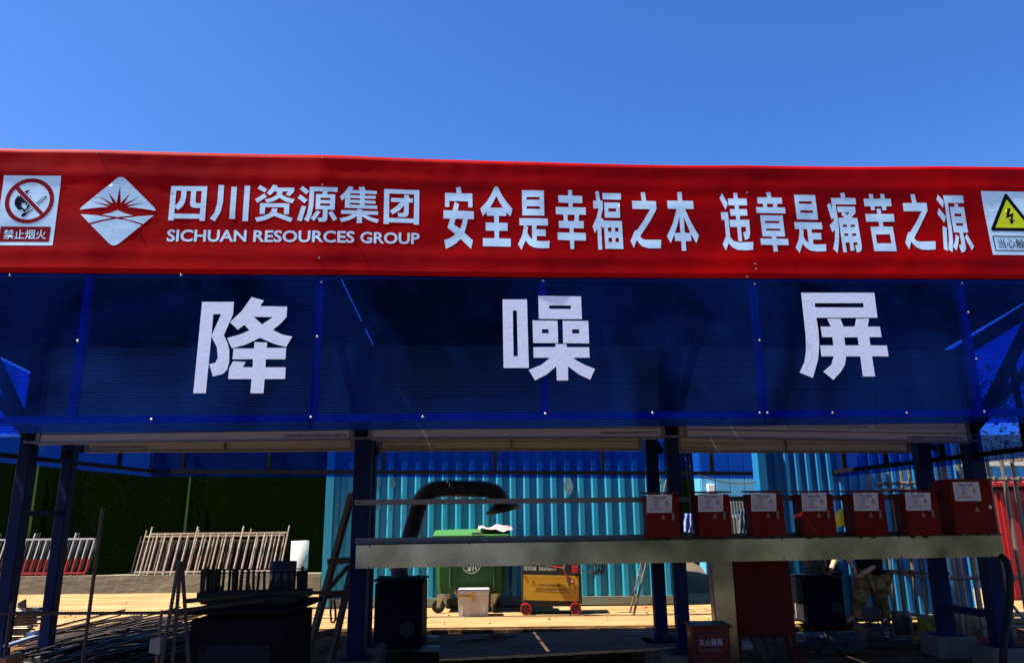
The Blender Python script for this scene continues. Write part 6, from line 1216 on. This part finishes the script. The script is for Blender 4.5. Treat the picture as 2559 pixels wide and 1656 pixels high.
# ------------------------------------------------------------ welders, mask, sack, odds at the right
yw_ = G(2200, 1622, -.07).y; a, b = P(2170, 1568, yw_), P(2233, 1568, yw_); WB = mat('welder_black', (.010, .010, .012), .5)
t = thing('welding_machine', 'black welding machine with white lettering on the floor by the yellow sack', 'welder', ((a.x + b.x) / 2, yw_, -.07))
mb = MB(); mb.box(((a.x + b.x) / 2, yw_ + .2, (a.z - .06) / 2), (b.x - a.x, .4, a.z + .06), bev=.012); obj('casing', mb, WB, t)
wm = lambda x, y, off=0.0: P(x, y, yw_ - .003 - off)
obj('lettering', text('ALPHA', [(2209, 1577), (2225, 1578), (2225, 1583), (2209, 1582)], wm, 0, .02), W2, t); obj('lettering', text('MMC', [(2212, 1586), (2223, 1587), (2223, 1592), (2212, 1591)], wm, 0, .02), W2, t)
mb = MB(); mb.box((a.x + .07, yw_ - .004, a.z - .06), (.08, .012, .06), bev=.004); obj('control_panel', mb, mat('panel_grey', (.03, .03, .035), .4), t)
for k in range(2): mb = MB(); mb.lathe((a.x + .06 + .12 * k, yw_, .03), (0, -1, 0), [(.022, 0), (.018, .03)], 12); obj('cable_socket', mb, RUB, t)
mb = MB(); mb.tube([((a.x + b.x) / 2 - .08, yw_ + .2, a.z), ((a.x + b.x) / 2 - .06, yw_ + .2, a.z + .05), ((a.x + b.x) / 2 + .06, yw_ + .2, a.z + .05), ((a.x + b.x) / 2 + .08, yw_ + .2, a.z)], .011, 6); obj('carry_handle', mb, RUB, t)
mb = MB(); mb.box(((a.x + b.x) / 2 - .01, yw_ + .27, a.z + .12), (b.x - a.x - .06, .22, .12), bev=.015); tag(obj('tool_case', mb, WB, None, loc=((a.x + b.x) / 2, yw_ + .27, a.z + .06)), 'small black case standing on the welding machine', 'case')
c = P(2250, 1552, yw_ + .5); t = thing('welding_mask', 'black welding mask propped beside the pipe rack', 'welding mask', c)
mb = MB(); vs = []; fs = []
for i in range(9):
    for j in range(7):
        th = R(-75 + 150 * i / 8); v = j / 6; rr_ = .13 * (1 - .25 * abs(v - .45)); vs.append(c + V((rr_ * math.sin(th) + .02 * v, -rr_ * math.cos(th) * .8, .13 - .27 * v)))
for i in range(8):
    for j in range(6): a_ = i * 7 + j; fs.append((a_, a_ + 7, a_ + 8, a_ + 1))
obj('mask_shell', mb.add(vs, fs), WB, t, True); mb = MB(); mb.box(c + V((.0, -.112, .05)), (.11, .012, .06), bev=.004); obj('mask_window', mb, BLACKP, t)
SK = mat('yellow_sack', (0.22, 0.17, 0.018), 0.8, spec=.2, noise=(5, .7, (.11, .07, .01)), bump=(16, 1.2))
s1 = G(2322, 1612, -.05); t = thing('yellow_sack', 'slumped dull yellow sack beside the concrete block at the right', 'sack', s1)
def sackpart(c, s, nm):
    o = blob(nm, c, s, SK, '', '', 4, .55, 1.6, parent=t); return o
q = P(2328, 1578, s1.y + .1); sackpart(q, (.15, .13, .19), 'sack_body'); q = P(2325, 1603, s1.y); sackpart(q, (.22, .14, .055), 'sack_fold')
q = P(2327, 1553, s1.y + .1); sackpart(q, (.05, .05, .07), 'sack_neck')
for k in range(7):
    mb = MB(); p0 = G(2235 + 5 * k, 1618 - k * 2, -.05); pts = [p0 + V((.09 * i, .05 * math.sin(i * 1.1 + k), .01 + .008 * k)) for i in range(9)]; mb.tube(pts, .009, 6)
    tag(obj('floor_cable', mb, RUB, None, loc=p0), 'black cable in the tangle on the floor before the yellow sack', 'cable', 'cables tangled on the floor')
blob('cable_heap', G(2090, 1625, -.05) + V((0, 0, .06)), (.30, .16, .10), RUB, 'dark heap of cable and tools on the floor in front of the channels', 'heap', 4, .8, 3.0)
mb = MB(); p0 = P(1855, 1612, 8.3); mb.lathe((p0.x, 8.3, p0.z), (1, .2, 0), [(.045, 0), (.045, .12), (.03, .13)], 14); tag(obj('white_bottle', mb, mat('bottle_white', (.30, .30, .34), .4), None, loc=p0), 'pale bottle lying under the dark red cabinet', 'bottle')
SOIL = mat('pale_soil', (0.2652, 0.2106, 0.1014), .95, noise=(30, .6, (0.156, 0.117, 0.0624)), bump=(60, 1)); blob('soil_heap', G(2430, 1558, -.0) + V((0, 0, .02)), (.45, .22, .16), SOIL, 'small heap of pale soil behind the rear post at the right', 'soil heap', 4, .4, 2.0)
mb = MB(); pts = [P(2500, 1388, 7.1), P(2516, 1402, 7.05), P(2524, 1440, 7.0), P(2524, 1500, 7.0), P(2517, 1560, 6.95), P(2508, 1610, 6.9), P(2506, 1668, 6.85)]
mb.tube(pts, .032, 12); tag(obj('black_hose', mb, mat('hose_black', (.005, .005, .007), .6, spec=.2), None, True, loc=pts[-1]), 'thick black hose hanging down from the right end of the cable tray', 'hose')
struct(obj('dirt_mound', (lambda m_: m_)(MB().add(*(lambda: ([V((xr - 1.6 + i * .25, GY - 1.5 + j * .25, max(-.05, .5 * math.exp(-((i - 4) / 3.2) ** 2) * (j / 6.0) + .04 * NZ.noise(V((i, j, 0))))) ) for j in range(7) for i in range(10)], [(j * 10 + i, j * 10 + i + 1, j * 10 + i + 11, j * 10 + i + 10) for j in range(6) for i in range(9)]))())), DIRT))

# ------------------------------------------------------------ upright pipes and red kiosk at the right
GP = mat('galvanised_pipe', (0.1716, 0.1638, 0.1404), .5, .5, noise=(12, .6, (0.0936, 0.0702, 0.0546))); COUP = mat('coupler_steel', (.07, .06, .05), .6, .4)
yr = 10.3
t = thing('pipe_rack', 'grey pipe grille in front of the blue container beside the workers', 'pipe grille', (P(2290, 1560, yr).x, yr, -.05))
for k, px in enumerate((2192, 2199, 2222, 2250, 2277, 2303, 2330, 2358)):
    c = P(px, 1400, yr); mb = MB(); z0 = P(px, 1548, yr).z; mb.tube([(c.x, yr + (.06 if k % 2 else 0), z0), (c.x + .02, yr + (.06 if k % 2 else 0), P(px, 1165 - k * 2, yr).z)], .024, 8); obj('upright_pipe', mb, GP, t)
for (x0, y0, x1, y1) in ((2185, 1209, 2372, 1203), (2185, 1224, 2372, 1219), (2218, 1425, 2372, 1432), (2218, 1428, 2372, 1449), (2235, 1528, 2372, 1546)):
    mb = MB(); mb.tube([P(x0, y0, yr - .045), P(x1, y1, yr - .045)], .020, 8); obj('cross_pipe', mb, GP, t)
for px in (2222, 2250, 2277, 2303, 2330): 
    for y in (1207, 1428): q = P(px + (0 if y > 1300 else -6), y, yr - .05); mb = MB(); mb.box(q, (.06, .05, .06), Euler((0, .4, 0)), bev=.01); obj('coupler', mb, COUP, t)
yr2 = 9.2
t = thing('pipe_rack', 'grey pipe grille in front of the red kiosk at the right edge', 'pipe grille', (P(2480, 1600, yr2).x, yr2, -.05))
for k, px in enumerate((2383, 2404, 2432, 2442, 2468, 2496, 2527, 2560, 2590, 2620)):
    c = P(px, 1300 if k > 3 else 1420, yr2); mb = MB(); mb.tube([(c.x, yr2 + (.05 if k % 2 else 0), P(px, 1585 + 2 * k, yr2).z), (c.x, yr2 + (.05 if k % 2 else 0), P(px, 1110, yr2).z)], .024, 8); obj('upright_pipe', mb, GP, t)
for (y0, y1) in ((1199, 1196), (1443, 1443), (1563, 1566)):
    mb = MB(); mb.tube([P(2375 if y0 < 1500 else 2455, y0, yr2 - .045), P(2680, y1, yr2 - .045)], .020, 8); obj('cross_pipe', mb, GP, t)
for px in (2486, 2517, 2547, 2470): q = P(px, 1197, yr2 - .05); mb = MB(); mb.box(q, (.06, .05, .06), Euler((0, .4, 0)), bev=.01); obj('coupler', mb, COUP, t)
KR = mat('kiosk_red', (0.39, 0.00936, 0.0078), .45, noise=(3, .15, (0.312, 0.0078, 0.0078)))
yk = 10.0; kl = P(2497, 1300, yk).x; kt, kb_ = P(2497, 1224, yk).z, P(2520, 1500, yk).z
t = thing('red_kiosk', 'tall bright red cabinet with shallow roof and louvres behind the pipes at the right edge', 'kiosk', (kl + .5, yk, 0))
mb = MB(); mb.box((kl + .55, yk + .32, (kt + kb_) / 2), (1.1, .62, kt - kb_), bev=.008); obj('kiosk_body', mb, KR, t)
mb = MB(); mb.box((kl + .56, yk - .002, (kt + kb_) / 2), (1.02, .014, kt - kb_ - .05), bev=.004); dr = obj('kiosk_door', mb, KR, t)
mb = MB(); rz = kt + .045; mb.add([(kl - .05, yk - .08, rz), (kl + 1.15, yk - .08, rz), (kl + 1.15, yk + .72, rz), (kl - .05, yk + .72, rz), (kl - .05, yk - .08, rz + .05), (kl + 1.15, yk - .08, rz + .05), (kl + 1.15, yk + .72, rz + .05), (kl - .05, yk + .72, rz + .05), (kl + .45, yk + .3, rz + .13), (kl + .65, yk + .3, rz + .13)], [(0, 3, 2, 1), (0, 1, 5, 4), (1, 2, 6, 5), (2, 3, 7, 6), (3, 0, 4, 7), (4, 5, 9, 8), (5, 6, 9), (6, 7, 8, 9), (7, 4, 8)]); obj('kiosk_roof', mb, KR, t)
mb = MB(); mb.box((kl + .55, yk + .32, kt + .02), (1.0, .5, .05)); obj('roof_gap', mb, RUB, t)
q = P(2548, 1278, yk)
for k in range(12): mb = MB(); mb.box((q.x + .05, yk - .012, P(2548, 1253 + k * 4.2, yk).z), (.22, .014, .010), Euler((.5, 0, 0))); obj('louvre', mb, KR, dr)
LEGW = mat('leg_pale', (.22, .21, .19), .6)
for (x0, x1) in ((kl - .15, kl + .12), (kl + .25, kl + .5), (kl + .8, kl + 1.0)): mb = MB(); mb.bar((x0, yk - .05, kb_ + .1), (x1, yk - .12, -.02), .05, .03); obj('skid_leg', mb, LEGW, t)
# splash marks and stickers on the cyan container
for (px, py, w_, h_) in ((1420, 1214, .075, .15), (944, 1208, .05, .07), (981, 1207, .05, .08), (945, 1268, .04, .05), (978, 1270, .04, .05)):
    q = P(px, py, Y1 + .010); mb = MB(); n = 14; vs = [q + V((w_ * math.cos(2 * math.pi * i / n) * (1 + .3 * NZ.noise(V((i * 1.7, px, 0)))), 0, h_ * math.sin(2 * math.pi * i / n) * (1 + .3 * NZ.noise(V((i * 2.1, py, 4)))))) for i in range(n)]
    obj('mortar_splash', mb.add(vs, [tuple(range(n))]), SPLASH if px > 1300 else mat('faded_stencil', (.02, .13, .16), .6), c1)
# little stones and debris on the slab
PB_ = MB()
for k in range(160):
    x, y = random.uniform(-7, 5), random.uniform(SE + .1, 14.2); s = random.uniform(.006, .022); PB_.box((x, y, s * .4), (s * 1.5, s, s * .8), Euler((random.random(), random.random(), random.random() * 3)))
stuff(tag(obj('slab_debris', PB_, DIRT), 'small scattered stones on the sunlit slab', 'debris'))
PB_ = MB()
for k in range(260):
    x, y = random.uniform(-6, 6), random.uniform(5.5, SE); s = random.uniform(.01, .04); PB_.box((x, y, -.06 + s * .4), (s * 1.8, s, s * .7), Euler((random.random() * .6, random.random() * .6, random.random() * 3)))
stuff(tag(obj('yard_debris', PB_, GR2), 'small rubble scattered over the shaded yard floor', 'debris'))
# greenery across the yard, behind the camera: what the galvanised tray mirrors
LF = mat('hedge_leaf', (0.2028, 0.3276, 0.078), 0.8, noise=(2, .6, (0.117, 0.2028, 0.0468)))
mb = MB()
for i in range(9000):
    x = random.uniform(1.5, 24); y = random.uniform(-8, -5.5); h = 2.5 + .9 * NZ.noise(V((x * .35, 0, 2))) + (.9 if x > 5 else 0); z = random.random() * h - .1
    c = V((x, y, z)); mb.add([c, c + V([random.gauss(0, .16) for _ in range(3)]), c + V([random.gauss(0, .16) for _ in range(3)])], [(0, 1, 2)])
stuff(tag(obj('mirrored_hedge', mb, LF), 'unseen greenery added behind the camera for the tray to mirror', 'mirrored_hedge'))
for o in list(bpy.data.objects):
    if '_b' in o.keys(): del o['_b']
